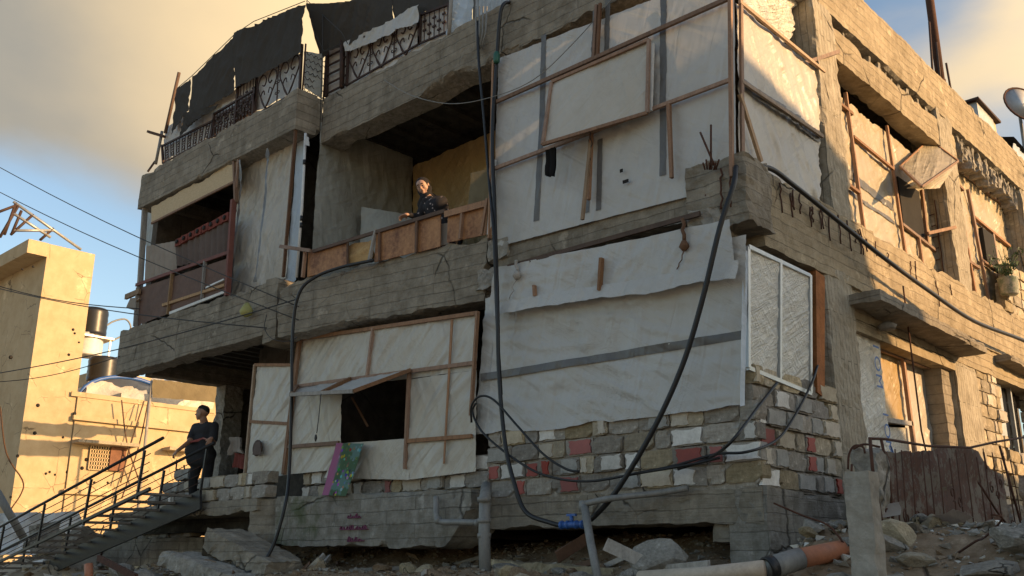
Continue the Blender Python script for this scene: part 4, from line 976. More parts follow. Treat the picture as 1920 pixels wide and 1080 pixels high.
for (ya, za, yb, zb) in [(8.6, 5.8, 8.35, 8.5), (9.35, 5.9, 9.0, 8.1), (10.2, 6.6, 10.15, 7.6), (7.5, 8.05, 8.7, 8.0), (7.6, 6.6, 9.0, 6.6), (9.1, 7.6, 11.2, 7.55), (9.2, 6.8, 11.2, 6.8), (7.75, 6.6, 7.7, 8.0), (7.5, 8.45, 11.3, 8.4)]:
    mb = MB(); mb.bar(y_(ya, za, -.32), y_(yb, zb, -.32), .06, .05, jit=.005); part('batten', mb, [MC['wood']], TO)
mb = MB(); mb.box((-.37, 9.5, 6.85), (-.30, 10.15, 7.5)); part('opening_shade_panel', mb, [MC['void']], TO)  # dark panel on the sheet, shade of an opening put into its colour

# --- side doorway: sheets with printed lettering
TP = screen('tarpaulin_screen', 'white tarpaulin with blue printed letters hanging at the left of the side doorway', (-.2, 3, 2))
mb = MB(); sheet(mb, y_(2.64, 1.7, -.10), y_(3.55, 1.7, -.12), y_(3.55, 4.45, -.12), y_(2.64, 4.45, -.10), seed=230, amp=.02, ang=1.4, res=.035, fold=.004, folds_n=4); part('tarpaulin', mb, [MC['film']], TP)
def text(s_, loc, size, col, par, name, rz, up_rot=0, ext=.001):
    cu_ = bpy.data.curves.new(name, 'FONT'); cu_.body = s_; cu_.size = size; cu_.extrude = ext; cu_.align_x = 'CENTER'; cu_.align_y = 'CENTER'
    tmp = bpy.data.objects.new('t', cu_); dg = bpy.context.evaluated_depsgraph_get()
    COL.objects.link(tmp); bpy.context.view_layer.update(); me = bpy.data.meshes.new_from_object(tmp.evaluated_get(bpy.context.evaluated_depsgraph_get()))
    COL.objects.unlink(tmp); bpy.data.objects.remove(tmp)
    o = bpy.data.objects.new(name, me); COL.objects.link(o); me.materials.clear(); me.materials.append(col)
    o.parent = par; R_ = Matrix.Rotation(rz, 4, 'Z') @ Matrix.Rotation(math.pi/2, 4, 'X') @ Matrix.Rotation(up_rot, 4, 'Z')
    o.matrix_local = Matrix.Translation(Vector(loc)-wloc(par)) @ R_; return o
for k, ch in enumerate('IOM'): text(ch, (-.045, 3.28, 4.2-k*.22), .26, MC['bluep'], TP, 'letter', math.pi/2, -math.pi/2)
for k, ch in enumerate('IOM\u2022OIM'): text(ch, (-.045, 3.36, 3.35-k*.20), .24, MC['bluep'], TP, 'letter', math.pi/2, -math.pi/2)
TQ = screen('door_sheet', 'wooden framed doorway sheet with a round blue printed emblem on its lower half', (-.4, 4, 2), 'door')
mb = MB(); sheet(mb, y_(3.55, 1.7, -.30), y_(4.75, 1.7, -.32), y_(4.75, 3.35, -.32), y_(3.55, 3.25, -.30), seed=231, amp=.016, ang=1.4, res=.035); part('lower_sheet', mb, [MC['film']], TQ)
mb = MB(); sheet(mb, y_(3.55, 3.30, -.30), y_(4.75, 3.38, -.32), y_(4.75, 4.35, -.32), y_(3.55, 4.35, -.30), seed=232, amp=.012, ang=.4, res=.035); part('upper_sheet', mb, [MC['tarpy']], TQ)
mb = MB(); sheet(mb, y_(4.78, 1.7, -.36), y_(5.75, 1.7, -.36), y_(5.75, 4.4, -.36), y_(4.78, 4.4, -.36), seed=233, amp=.016, ang=.9, res=.035, rag=(0, 0, .1, 0)); part('side_sheet', mb, [MC['tarpw']], TQ)
for (ya, za, yb, zb, m_) in [(3.55, 1.7, 3.45, 4.4, 'woodg'), (4.80, 1.7, 4.70, 4.3, 'wood'), (3.5, 3.34, 4.75, 3.40, 'woodg'), (3.5, 4.3, 5.7, 4.32, 'wood')]:
    mb = MB(); mb.bar(y_(ya, za, -.25), y_(yb, zb, -.25), .05, .06, up=(0, 1, 0) if abs(ya-yb) < .3 else (0, 0, 1)); part('batten', mb, [MC[m_]], TQ)
# round emblem: two rings, meridians and letters
mb = MB(); c = y_(3.78, 2.85, -.262)
def ring(mb, c, r, t_, sy=1.0, n=28):
    pts = [c+Vector((0, math.cos(a)*r*sy, math.sin(a)*r)) for a in [2*math.pi*k/n for k in range(n+1)]]
    mb.tube(pts, t_, 4, cap=False)
ring(mb, c, .27, .012); ring(mb, c, .20, .008); ring(mb, c, .20, .005, .5); ring(mb, c, .20, .005, .15)
for zz in (-.1, 0, .1): mb.bar(c+Vector((0, -.18, zz)), c+Vector((0, .18, zz)), .006, .01)
for k in range(9):
    a = math.pi*(1.1+.8*k/8); p = c+Vector((0, math.cos(a)*.32, math.sin(a)*.32)); mb.lathe(p, [(.025, 0), (.025, .004)], 6, axis=(1, 0, 0))
part('round_emblem', mb, [MC['bluep']], TQ)
for k, ch in enumerate('IOM'): text(ch, (-.262, 3.86, 2.93-k*.075), .09, MC['bluep'], TQ, 'letter', math.pi/2, -math.pi/2)
for k, ch in enumerate('OIM'): text(ch, (-.262, 3.72, 2.93-k*.075), .09, MC['bluep'], TQ, 'letter', math.pi/2, -math.pi/2)
mb = MB(); mb.tube([Vector((.15, 4.35, 1.9)), Vector((.12, 4.05, 3.2)), Vector((.14, 3.95, 5.1))], .012, 6); tag(mb.build('rebar_rod', [MC['rust']]), 'thin upright iron rod standing in front of the side doorway', 'rod')
mb = MB(); mb.lathe(Vector((.12, 3.3, 4.40)), [(.10, 0), (.12, .05), (.05, .09)], 10, axis=(0, 0, 1)); tag(mb.build('door_lamp', [MC['woodg']]), 'round dead lamp fitting under the concrete canopy', 'lamp')
# far side window
WFAR = thing('far_window', 'narrow framed window with dark glass in the sunlit block wall at the right edge', 'window', (-.2, 8.9, 3.3))
mb = MB(); mb.box((-.30, 8.32, 3.35), (-.26, 9.85, 4.55)); part('glass', mb, [MC['void2']], WFAR)
for y0 in (8.32, 8.72, 9.3): 
    mb = MB(); mb.box((-.24, y0, 3.35), (-.18, y0+.06, 4.5)); part('frame', mb, [MC['alu']], WFAR)
mb = MB(); mb.box((-.24, 8.3, 4.5), (-.15, 9.9, 4.56)); part('frame', mb, [MC['wood']], WFAR)
mb = MB(); mb.box((-.20, 8.42, 3.4), (-.17, 8.72, 4.45)); part('shutter', mb, [MC['zinc']], WFAR)
# ================================================================ ROOF TERRACE
def tagm(mb, name, mat, label, cat, group=None, kind=None):
    return tag(mb.build(name, mat if isinstance(mat, list) else [MC[mat]]), label, cat, group, kind)
def scroll(mb, c, r, a0, turns, t_=.008, n=14, ux=Vector((1, 0, 0)), uz=Vector((0, 0, 1)), flip=1):
    pts = []
    for k in range(n+1):
        q = k/n; a = a0+flip*turns*2*math.pi*q; rr = r*(1-.75*q); pts.append(c+ux*(math.cos(a)*rr)+uz*(math.sin(a)*rr))
    mb.tube(pts, t_, 4, cap=False)
def heart(mb, c, w, h, t_=.010):
    for s_ in (-1, 1):
        pts = [c+Vector((0, 0, -h/2)), c+Vector((s_*w*.28, 0, -h*.15)), c+Vector((s_*w*.5, 0, h*.18)), c+Vector((s_*w*.42, 0, h*.42)), c+Vector((s_*w*.22, 0, h*.48)), c+Vector((s_*w*.06, 0, h*.30)), c+Vector((s_*w*.14, 0, h*.16)), c+Vector((s_*w*.26, 0, h*.2))]
        mb.tube(smooth_pts(pts, 4), t_, 4)
        pts = [c+Vector((0, 0, -h/2)), c+Vector((s_*w*.2, 0, -h*.3)), c+Vector((s_*w*.3, 0, -h*.08)), c+Vector((s_*w*.16, 0, .02)), c+Vector((s_*w*.1, 0, -h*.1))]
        mb.tube(smooth_pts(pts, 4), t_*.8, 4)
def rail_panel(par, a, b, c, d, style, y):
    """a,b bottom left/right picture points, c,d top right/left; on the plane y"""
    A, B, C_, D_ = [P(*q, y) for q in (a, b, c, d)]
    for p_, q_, w_ in ((A, B, .025), (D_, C_, .035)):
        mb = MB(); mb.bar(p_, q_, w_, w_); part('rail', mb, [MC['iron']], par)
    L = (B-A).length; n = max(2, int(L/.105))
    def at(s_, t_): return (A+(B-A)*s_)*(1-t_)+(D_+(C_-D_)*s_)*t_
    for p_ in (0, 1):
        mb = MB(); mb.bar(at(p_, -.02), at(p_, 1.06), .04, .04, up=(0, 1, 0)); part('post', mb, [MC['iron']], par)
    if style == 'bars':
        for k in range(1, n):
            mb = MB(); mb.tube([at(k/n, 0), at(k/n, 1)], .009, 5); part('bar', mb, [MC['iron']], par)
            mb = MB()
            for q in (.3, .62):
                z = at(k/n, q+(.1 if k % 2 else -.08)); mb.bar(z-Vector((.035, 0, 0)), z+Vector((.035, 0, 0)), .022, .03)
            part('knuckles', mb, [MC['iron']], par, kind='stuff')
    elif style == 'geo':
        for k in range(1, n):
            mb = MB(); mb.tube([at(k/n, 0), at(k/n, 1)], .009, 5)
            if k % 2:
                for q in (.28, .72):
                    z = at((k+.5)/n, q); mb.tube([z+Vector((math.cos(a)*.05, 0, math.sin(a)*.05)) for a in [math.pi/2*j for j in range(5)]], .008, 4)
                z = at((k+.5)/n, .5); mb.tube([z+Vector((-.06, 0, 0)), z+Vector((.06, 0, 0))], .008, 4)
            part('bar', mb, [MC['iron']], par)
    elif style == 'hearts':
        m_ = max(1, round(L/.62)); h = (D_-A).length*.85
        for k in range(m_):
            mb = MB(); heart(mb, at((k+.5)/m_, .45), L/m_*.85, h, .013); part('heart_scroll', mb, [MC['iron']], par)
            if k:
                mb = MB(); mb.tube([at(k/m_, 0), at(k/m_, 1)], .012, 5)
                for q in (.25, .5, .75): scroll(mb, at(k/m_, q)+Vector((.04, 0, 0)), .04, math.pi, .9); scroll(mb, at(k/m_, q)-Vector((.04, 0, 0)), .04, 0, .9, flip=-1)
                part('bar', mb, [MC['iron']], par)
        for k in range(int(L/.16)):
            mb = MB(); scroll(mb, at((k+.5)/int(L/.16), .93), .045, 0, 1.0); part('scroll', mb, [MC['iron']], par)
R1 = thing('roof_railing', 'ornate wrought iron railing with diamonds, bars and hearts along the projecting left roof edge', 'railing', (-10, -.4, 9.06))
Y_ = -.38
rail_panel(R1, (306, 306), (394, 258), (400, 226), (304, 274), 'geo', Y_)
rail_panel(R1, (396, 258), (474, 216), (478, 168), (402, 214), 'bars', Y_)
rail_panel(R1, (402, 256), (476, 215), (480, 178), (403, 222), 'geo', Y_+.02)
rail_panel(R1, (478, 216), (562, 168), (566, 88), (482, 138), 'hearts', Y_)
rail_panel(R1, (440, 236), (478, 214), (482, 140), (446, 164), 'bars', Y_)
# return panel with wavy mesh
A, B = P(566, 168, Y_), Vector((P(566, 168, Y_).x, .02, 9.06)); 
mb = MB()
for k in range(7):
    z = 9.10+k*.115; pts = [Vector((A.x+.02, Y_+.42*q/14, z+.03*math.sin(q*math.pi/2*1.2+k*math.pi))) for q in range(15)]; mb.tube(pts, .007, 4, cap=False)
for k in range(2):
    y0 = Y_+.42*k; mb.tube([Vector((A.x+.02, y0, 9.04)), Vector((A.x+.02, y0, 9.95))], .016, 5)
part('mesh_panel', mb, [MC['iron']], R1)
R2 = thing('roof_railing', 'rusted scroll railing with crossed hearts along the roof edge right of the mesh panel', 'railing', (-6, .06, 9.06))
rail_panel(R2, (650, 160), (786, 82), (786, 28), (654, 84), 'hearts', .08)
rail_panel(R2, (786, 82), (842, 58), (842, 8), (788, 28), 'bars', .08)
for k in range(5):
    mb = MB(); a = P(612, 176-k*17, .08); b = P(648, 158-k*17, .08); mb.bar(a, b, .02, .03); part('ladder_bar', mb, [MC['iron']], R2)
for px in (612, 642):
    mb = MB(); mb.bar(P(px, 182-(px-612)*.5, .08), P(px+2, 78-(px-612)*.5, .08), .05, .05, up=(0, 1, 0)); part('post', mb, [MC['iron']], R2)
def cloth(name, label, pts, y, mat, seed, cat='cloth', amp=.02, ang=1.2, rag=(.1, .0, .05, 0), **k):
    mb = MB(); yy = y if isinstance(y, (tuple, list)) else (y,)*4
    sheet(mb, *[P(*q, w_) for q, w_ in zip(pts, yy)], seed=seed, amp=amp, ang=ang, rag=rag, thick=.004, **k); return tagm(mb, name, mat, label, cat)
cloth('white_sheet', 'grimy white sheet tied behind the left roof railing', [(306, 304), (566, 166), (566, 96), (312, 240)], -.30, 'tarp', 301)
cloth('white_sheet', 'small white sheet behind the wavy mesh panel of the roof railing', [(570, 168), (604, 184), (606, 100), (570, 96)], (-.34, .0, .0, -.34), 'tarpg', 302)
cloth('white_sheet', 'white sheet behind the crossed hearts of the right roof railing', [(612, 196), (846, 74), (846, 8), (612, 92)], .14, 'tarp', 303)
cloth('white_sheet', 'crumpled white sheet folded over the top of the right roof railing', [(648, 100), (790, 40), (790, 10), (646, 80)], .0, 'tarp', 304, amp=.05, ang=.3)
cloth('white_sheet', 'pale sheet hanging at the roof edge between railing and corrugated metal', [(842, 78), (888, 58), (892, -20), (846, -10)], .10, 'tarpb', 305, amp=.05)
# corrugated sheet with yellow side
mb = MB()
arr = []
for k in range(41):
    x = -4.15+k*.02; arr.append([(x+(.0), .12+.018*math.sin(k*1.5), 9.05), (x+.0, .12+.018*math.sin(k*1.5), 10.4)])
mb.grid(np.array(arr).transpose(1, 0, 2)); tagm(mb, 'corrugated_sheet', 'zinc', 'upright corrugated metal sheet standing on the roof edge', 'metal sheet')
mb = MB(); sheet(mb, P(925, 22, .2), P(960, 6, .2), P(960, -30, .2), P(925, -30, .2), seed=3, amp=.02, res=.05, thick=.02); tagm(mb, 'yellow_sheet', 'osb', 'yellow board behind the corrugated metal on the roof edge', 'board')
mb = MB(); 
for k in range(4): mb.tube([P(892+k*7, 12, -.08), P(893+k*6, 60, -.08), P(894+k*3, 92, -.08)], .012, 5)
tagm(mb, 'pvc_conduit', 'pvc', 'bundle of thin grey conduits hanging over the roof beam', 'conduit')
# black shade cloths
y1, y2 = -.42, -.36
cloth('shade_cloth', 'leftmost narrow black shade cloth drooping from the slanted roof pole', [(322, 250), (356, 206), (359, 148), (334, 164)], y1, 'black', 310, amp=.04, rag=(.15, .05, .03, 0))
cloth('shade_cloth', 'black shade cloth with torn lower edge strung over the left roof railing', [(354, 236), (442, 170), (440, 68), (361, 146)], y1, 'black', 311, amp=.03, rag=(.16, .02, .04, 0), sag=.0)
cloth('shade_cloth', 'tallest black shade cloth rising to the peak above the heart railing', [(442, 166), (568, 98), (574, 8), (440, 64)], y1, 'black', 312, amp=.03, rag=(.05, .03, .03, 0))
cloth('shade_cloth', 'black shade cloth right of the sky gap at the roof return', [(604, 108), (742, 48), (735, -26), (575, 5)], (.02, .1, .1, -.3), 'black', 313, amp=.04, rag=(.08, .04, .05, 0), sag=.12)
cloth('shade_cloth', 'rightmost black shade cloth at the top edge above the white sheets', [(742, 42), (850, 6), (850, -60), (736, -30)], .12, 'black', 314, amp=.04, rag=(.05, .03, .05, 0))
cloth('black_rag', 'torn black rag drooping over the low end of the roof railing', [(340, 262), (362, 232), (420, 196), (345, 212)], -.46, 'black', 315, amp=.05, rag=(.1, .1, .1, .1))
for nm, a, b, r_, lab, m_ in (('roof_pole', (310, 250), (336, 136), .035, 'slanted pole holding the leftmost shade cloth', 'woodd'), ('roof_pole', (292, 308), (304, 246), .03, 'grey pole at the left end of the roof railing', 'pvc'),
                              ('roof_post', (478, 214), (474, 178), .03, 'dark post under the torn shade cloth', 'iron'), ('roof_post', (640, 164), (641, 72), .035, 'dark post at the left end of the scroll railing', 'iron'), ('roof_post', (842, 64), (847, -20), .03, 'grey post between the scroll railing and the pale sheet', 'woodg')):
    mb = MB(); mb.tube([P(*a, -.40 if a[0] < 600 else .0), P(*b, -.40 if a[0] < 600 else .0)], r_, 7); tagm(mb, nm, m_, lab, 'pole')
mb = MB(); mb.bar(P(278, 247, -.5), P(308, 256, -.38), .07, .05); tagm(mb, 'roof_timber', 'woodd', 'short dark timber jutting out from the left end of the roof railing', 'timber')
mb = MB(); mb.bar(P(277, 322, -.45), P(291, 302, -.40), .03, .03); tagm(mb, 'roof_brace', 'iron', 'short iron brace at the far left roof corner', 'brace')
for k, pts in enumerate(([(334, 164), (360, 142), (440, 64), (476, 40), (572, 2)], [(575, 2), (590, 60), (607, 96), (640, 82)], [(606, 8), (604, 110), (600, 245)], [(575, 0), (640, 60), (652, 82)])):
    mb = MB(); mb.tube([P(*q, -.40 if k < 1 else -.2) for q in pts], .007, 4); tagm(mb, 'guy_wire', 'wire', ['wire strung along the tops of the left shade cloths', 'wire dropping across the sky gap of the roof return', 'vertical wire hanging down the roof return', 'slanting wire behind the black cloth at the gap'][k], 'wire')
# roof corner items on the side
mb = MB(); mb.tube([Vector((-.25, 8.05, 9.55)), Vector((-.25, 8.1, 13.5))], .075, 10); mb.tube([Vector((-.25, 8.05, 9.4)), Vector((-.25, 8.05, 9.9))], .09, 10); tagm(mb, 'roof_mast', 'rust', 'thick rusty mast standing on the side parapet', 'mast')
for k, (y, z, y2_, lab) in enumerate(((7.45, 10.9, 7.7, 'thin dark rod left of the rusty mast'), (7.85, 10.6, 7.95, 'thinnest rod tight against the rusty mast'), (8.45, 10.35, 8.35, 'short rod right of the rusty mast'))):
    mb = MB(); mb.tube([Vector((-.2, y, 9.5)), Vector((-.2, y2_, z))], .022, 6); tagm(mb, 'roof_rod', 'iron', lab, 'rod')
BX = thing('roof_box', 'grey sheet metal box with slanted lid on the side parapet', 'box', (-.3, 10.2, 9.55))
mb = MB(); mb.box((-.55, 9.55, 9.45), (-.1, 10.5, 10.0)); part('body', mb, [MC['zinc']], BX)
mb = MB(); mb.bar(Vector((-.33, 9.45, 10.02)), Vector((-.33, 10.75, 9.98)), .6, .03, jit=.01); part('lid', mb, [MC['iron']], BX)
mb = MB(); mb.box((-.5, 10.5, 9.45), (-.12, 10.7, 9.95)); part('side_panel', mb, [MC['osb']], BX)
DS = thing('satellite_dish', 'rust rimmed satellite dish on a pole at the right edge above the roof', 'satellite dish', (-.2, 12.8, 9.6))
mb = MB(); c = Vector((-.1, 12.85, 11.1)); ax = Vector((.75, -.55, .25)).normalized(); prof = [(.02, -.0)]+[(.45*q, .11*q*q) for q in (.3, .5, .7, .85, 1.0)]
mb.lathe(c, prof, 24, axis=ax); part('dish', mb, [MC['white']], DS)
mb = MB(); u = ax.orthogonal().normalized(); w = ax.cross(u); mb.tube([c+ax*.11+(u*math.cos(a)+w*math.sin(a))*.46 for a in [2*math.pi*k/24 for k in range(25)]], .022, 5, cap=False); part('rim', mb, [MC['rust']], DS)
mb = MB(); mb.tube([Vector((-.2, 12.9, 8.2)), Vector((-.15, 12.9, 11.1))], .035, 8); part('pole', mb, [MC['pvc']], DS)
mb = MB(); mb.tube([c, c+ax*.45], .012, 5); mb.lathe(c+ax*.45, [(.03, 0), (.03, .08)], 8, axis=ax); part('feed_arm', mb, [MC['iron']], DS)
SH = thing('roof_shelter', 'dark canvas roofed shelter at the far right end of the roof', 'shelter', (-1, 13, 9.5))
mb = MB(); sheet(mb, Vector((.0, 11.4, 9.85)), Vector((.0, 16, 9.9)), Vector((-1.5, 16, 10.4)), Vector((-1.5, 11.4, 10.3)), seed=5, amp=.02, res=.1, thick=.02); part('canvas_roof', mb, [MC['cloth']], SH)
mb = MB(); sheet(mb, Vector((-.1, 11.6, 9.2)), Vector((-.1, 16, 9.2)), Vector((-.1, 16, 9.85)), Vector((-.1, 11.6, 9.82)), seed=6, amp=.03, res=.08, thick=.01); part('white_side', mb, [MC['tarpb']], SH)
# flower pot with plant
PT = thing('potted_plant', 'small leafy plant in a painted tin pot on the blocks by the far side opening', 'plant', (.02, 9.55, 6.3))
mb = MB(); c = Vector((.0, 9.45, 6.14)); mb.lathe(c, [(.13, 0), (.15, .02), (.17, .30), (.18, .31), (.16, .31), (.15, .29)], 16); part('pot', mb, [plain('painted_tin_pot', (.12, .17, .11), .5, var=.8, sc=14, dark=(.5, .45, .40))], PT)
mb = MB(); rr = random.Random(5)
for k in range(9):
    a = rr.uniform(0, 6.28); l = rr.uniform(.25, .5); tip = c+Vector((math.cos(a)*l*.5, math.sin(a)*l*.5, .30+l)); mb.tube([c+Vector((0, 0, .28)), (c+Vector((0, 0, .28))+tip)/2+Vector((0, 0, .05)), tip], .006, 4)
part('stem', mb, [MC['leaf']], PT)
mb = MB()
for k in range(150):
    a = rr.uniform(0, 6.28); l = rr.uniform(.12, .55); p_ = c+Vector((math.cos(a)*l*.55, math.sin(a)*l*.55, .30+l*rr.uniform(.6, 1.1))); d1 = Vector([rr.gauss(0, 1) for _ in range(3)]).normalized()*.05; d2 = Vector([rr.gauss(0, 1) for _ in range(3)]).normalized()*.02
    mb.add([p_-d1, p_+d2, p_+d1, p_-d2], [(0, 1, 2, 3)])
part('leaves', mb, [MC['leaf']], PT, kind='stuff')
# rebar: broken beam corner
def wiggle(a, b, n=6, s_=.03, seed=0):
    r = random.Random(seed); a, b = Vector(a), Vector(b); return [a]+[a+(b-a)*k/n+Vector([r.uniform(-s_, s_) for _ in range(3)]) for k in range(1, n)]+[b]
mb = MB(); mb.tube([P(1333, 318, -.15), P(1333, 234, -.15)], .012, 5); mb.tube([P(1343, 318, -.15), P(1313, 248, -.2)], .012, 5)
for k in range(6): mb.tube([P(1322+k*4, 318, -.15), P(1318+k*6, 305-k % 2*6, -.2)], .010, 5)
part('rebar', mb, [MC['rust']], HOUSE)
for k, x in enumerate((1291, 1323, 1351, 1369)):
    mb = MB(); mb.tube(wiggle(P(x, 322-k*3, -.03 if x < 1340 else -.10), P(x+1, 400-k*4, -.03 if x < 1340 else -.10), 8, .014, k), .011, 5); part('rebar', mb, [MC['rust']], HOUSE)
rr = random.Random(12)
for k in range(26):
    y = .35+rr.random()*7.2 if k > 9 else .35+k*.25; z = 5.70-rr.random()*.15; l = rr.uniform(.15, .4)
    mb = MB(); mb.tube(wiggle((.035, y, z), (.035, y+rr.uniform(-.05, .05), z-l), 5, .012, k), .009, 4); part('rebar', mb, [MC['rust']], HOUSE)
for (x, y, z, h_) in ((-.38, 2.27, 5.9, 1.15), (-.42, 6.72, 5.9, 1.3), (-.2, 2.27, 5.9, 1.1), (-.2, 6.72, 5.9, 1.3)):
    mb = MB(); mb.tube(wiggle((x, y, z), (x, y, z+h_), 6, .01, 3), .010, 5)
    part('rebar', mb, [MC['rust']], HOUSE)
for col_y, x0 in ((2.26, -.40), (6.71, -.44)):
    for k in range(6):
        mb = MB(); mb.tube([Vector((x0+.02, col_y, 6.0+k*.19)), Vector((x0+.22, col_y, 6.0+k*.19+.02))], .009, 4); part('rebar', mb, [MC['rust']], HOUSE)

# ================================================================ HOSES, CABLES AND PIPES
def hose(label, pts, r=.02, mat='hose', name='hose', cat='hose', k=7):
    pts = [Vector(p) for p in pts]; pts = pts[:1]+[p+Vector([random.gauss(0, r*.5) for _ in range(3)]) for p in pts[1:-1]]+pts[-1:]
    mb = MB(); mb.tube(smooth_pts(pts, k), r, 7); return tagm(mb, name, mat, label, cat)
h1 = hose('thick black hose dropping from the roof edge past the recessed balcony down to the plinth', [P(960, 4, .05), P(945, 8, -.12), P(936, 40, -.15), P(930, 120, -.15), P(925, 250, -.16), P(930, 400, -.18), P(934, 560, -.3), P(936, 700, -.3), P(946, 830, -.35), P(962, 905, -.4), P(985, 955, -.42), P(1030, 982, -.42), P(1066, 988, -.42)], .026)
mb = MB(); mb.lathe(P(931, 118, -.15), [(.035, 0), (.045, .02), (.045, .12), (.035, .16)], 10); part('green_joint', mb, [MC['green']], h1)
hose('thin black hose beside the thick one from the conduit bundle down over the parapet', [P(896, 40, -.05), P(900, 110, -.12), P(908, 220, -.12), P(916, 330, -.14), P(926, 450, -.3), P(932, 600, -.28), P(940, 740, -.3)], .02)
hose('big black hose hanging from the corner block across the grey tarpaulin to the blue valve', [P(1380, 312, -.12), P(1374, 345, -.25), P(1352, 430, -.3), P(1320, 560, -.32), P(1277, 680, -.34), P(1225, 800, -.36), P(1165, 905, -.40), P(1120, 965, -.42), P(1090, 985, -.42)], .028)
hose('long black hose arching off the corner block along the side wall', [P(1372, 314, -.05), Q(1395, 314, .05), Q(1440, 316, .10), Q(1490, 345, .15), Q(1560, 402, .2), Q(1650, 480, .25), Q(1740, 545, .3), Q(1830, 600, .35), Q(1925, 645, .4), Q(2010, 690, .45)], .029)
hose('black hose running from the bent beam down past the left slab corner into the rubble', [PB(700, 488, .10), PB(640, 502, .12), PB(592, 520, .16), P(562, 548, -.72), P(549, 620, -.75), P(546, 760, -.75), P(543, 880, -.75), P(533, 950, -.9), P(510, 1030, -1.0), P(470, 1072, -1.2), P(400, 1082, -1.4)], .024)
hose('black hose loop hooked beside the ground floor screens', [P(884, 792, -.3), P(884, 760, -.35), P(898, 742, -.38), P(925, 748, -.36), P(970, 800, -.35), P(1020, 850, -.35), P(1060, 878, -.34), P(1085, 884, -.33)], .014)
hose('sagging thin black cable across the painted blocks', [P(892, 756, -.3), P(886, 775, -.3), P(905, 810, -.33), P(960, 858, -.35), P(1020, 890, -.36), P(1100, 905, -.36), P(1200, 888, -.34), P(1300, 868, -.25), P(1350, 858, -.15)], .014)
hose('lower of the two cables coming off the corner window filler', [Q(1533, 685, .03), Q(1520, 720, .05), Q(1490, 780, .08), Q(1455, 825, .10), Q(1400, 845, .06), P(1340, 850, -.1), P(1260, 872, -.25), P(1190, 888, -.3)], .014)
hose('upper cable crossing the side blocks to the green fitting', [Q(1457, 718, .05), Q(1420, 765, .08), Q(1370, 828, .10), P(1330, 858, -.1), P(1270, 880, -.25)], .016)
hose('thin rope sagging across the recessed balcony from beam to screen', [P(720, 150, -.04), P(770, 178, -.2), P(840, 194, -.25), P(915, 184, -.2), P(1000, 150, -.15), P(1080, 75, -.1), P(1150, -5, -.05)], .006, 'pvc', 'rope', 'rope')
mb = MB(); c = P(1072, 984, -.45)
mb.tube([c-Vector((.14, 0, 0)), c+Vector((.14, 0, 0))], .035, 10); mb.tube([c, c+Vector((0, 0, .10))], .022, 8); mb.bar(c+Vector((-.06, 0, .1)), c+Vector((.06, 0, .1)), .03, .025)
for s_ in (-.14, -.06, .06, .14): mb.lathe(c+Vector((s_-.01, 0, 0)), [(.045, 0), (.045, .03)], 8, axis=(1, 0, 0))
tagm(mb, 'valve', 'blue', 'small blue plastic valve joining two black hoses on the plinth', 'valve')
# downpipes
DP = thing('drain_pipe', 'upright grey drain pipe in front of the gap between the two plinth beams', 'pipe', (-3.6, -.5, .8))
mb = MB(); mb.tube([P(912, 912, -.3), P(909, 935, -.52), P(908, 1000, -.55), P(910, 1100, -.55)], .066, 14); part('pipe', mb, [MC['pvc']], DP)
for y0 in (932, 972, 1000): mb = MB(); mb.tube([P(908, y0, -.54), P(908, y0+9, -.54)], .078, 14); part('collar', mb, [MC['pvc']], DP)
mb = MB(); mb.tube(smooth_pts([P(818, 932, -.42), P(818, 955, -.46), P(820, 974, -.50), P(832, 979, -.52), P(860, 979, -.52), P(900, 980, -.52)], 4), .036, 10); part('branch', mb, [MC['pvc']], DP)
for q in ((822, 976), (897, 980)): mb = MB(); mb.lathe(P(*q, -.52), [(.045, -.03), (.045, .03)], 10, axis=(1, 0, 0)); part('collar', mb, [MC['pvc']], DP)
DQ = thing('elbow_pipe', 'thin grey pipe bent at an elbow, running along the plinth then slanting down', 'pipe', (-2, -.5, .8))
mb = MB(); mb.tube(smooth_pts([P(1290, 915, -.1), P(1230, 925, -.2), P(1150, 934, -.45), P(1108, 942, -.50), P(1095, 946, -.5)], 4), .032, 9); part('upper_run', mb, [MC['pvc']], DQ)
mb = MB(); mb.tube([P(1095, 945, -.5), P(1108, 1020, -.7), P(1124, 1100, -.9)], .042, 10); part('lower_run', mb, [MC['pvc']], DQ)
mb = MB(); mb.lathe(P(1095, 950, -.5), [(.05, -.05), (.055, 0), (.05, .06)], 10); part('elbow', mb, [MC['pvc']], DQ)
DO = thing('sewer_pipe', 'orange and grey sewer pipe with black open end lying against the corner', 'pipe', (1, -.8, 1.5))
a, b, c, d = Vector((.35, -2.05, 1.58)), Vector((.62, -1.50, 1.66)), Vector((1.25, -.2, 1.82)), None
a, b, c = P(1440, 1066, -2.0), P(1500, 1047, -1.75), P(1592, 1028, -1.3)
mb = MB(); mb.tube([a, b], .078, 18); part('grey_socket', mb, [MC['pvc']], DO)
mb = MB(); mb.tube([b, c], .070, 18); part('orange_pipe', mb, [MC['pvco']], DO)
mb = MB(); t = (a-b).normalized(); mb.lathe(a, [(.084, -.05), (.084, .015), (.066, .016), (.066, -.04)], 18, axis=t); part('black_socket', mb, [MC['hose']], DO)
mb = MB(); mb.tube([P(1200, 1085, -2.2), P(1320, 1078, -2.15), P(1432, 1066, -2.1)], .058, 14); tagm(mb, 'beige_pipe', 'pvcb', 'long dirty beige pipe lying in front of the plinth beside the black pipe end', 'pipe')
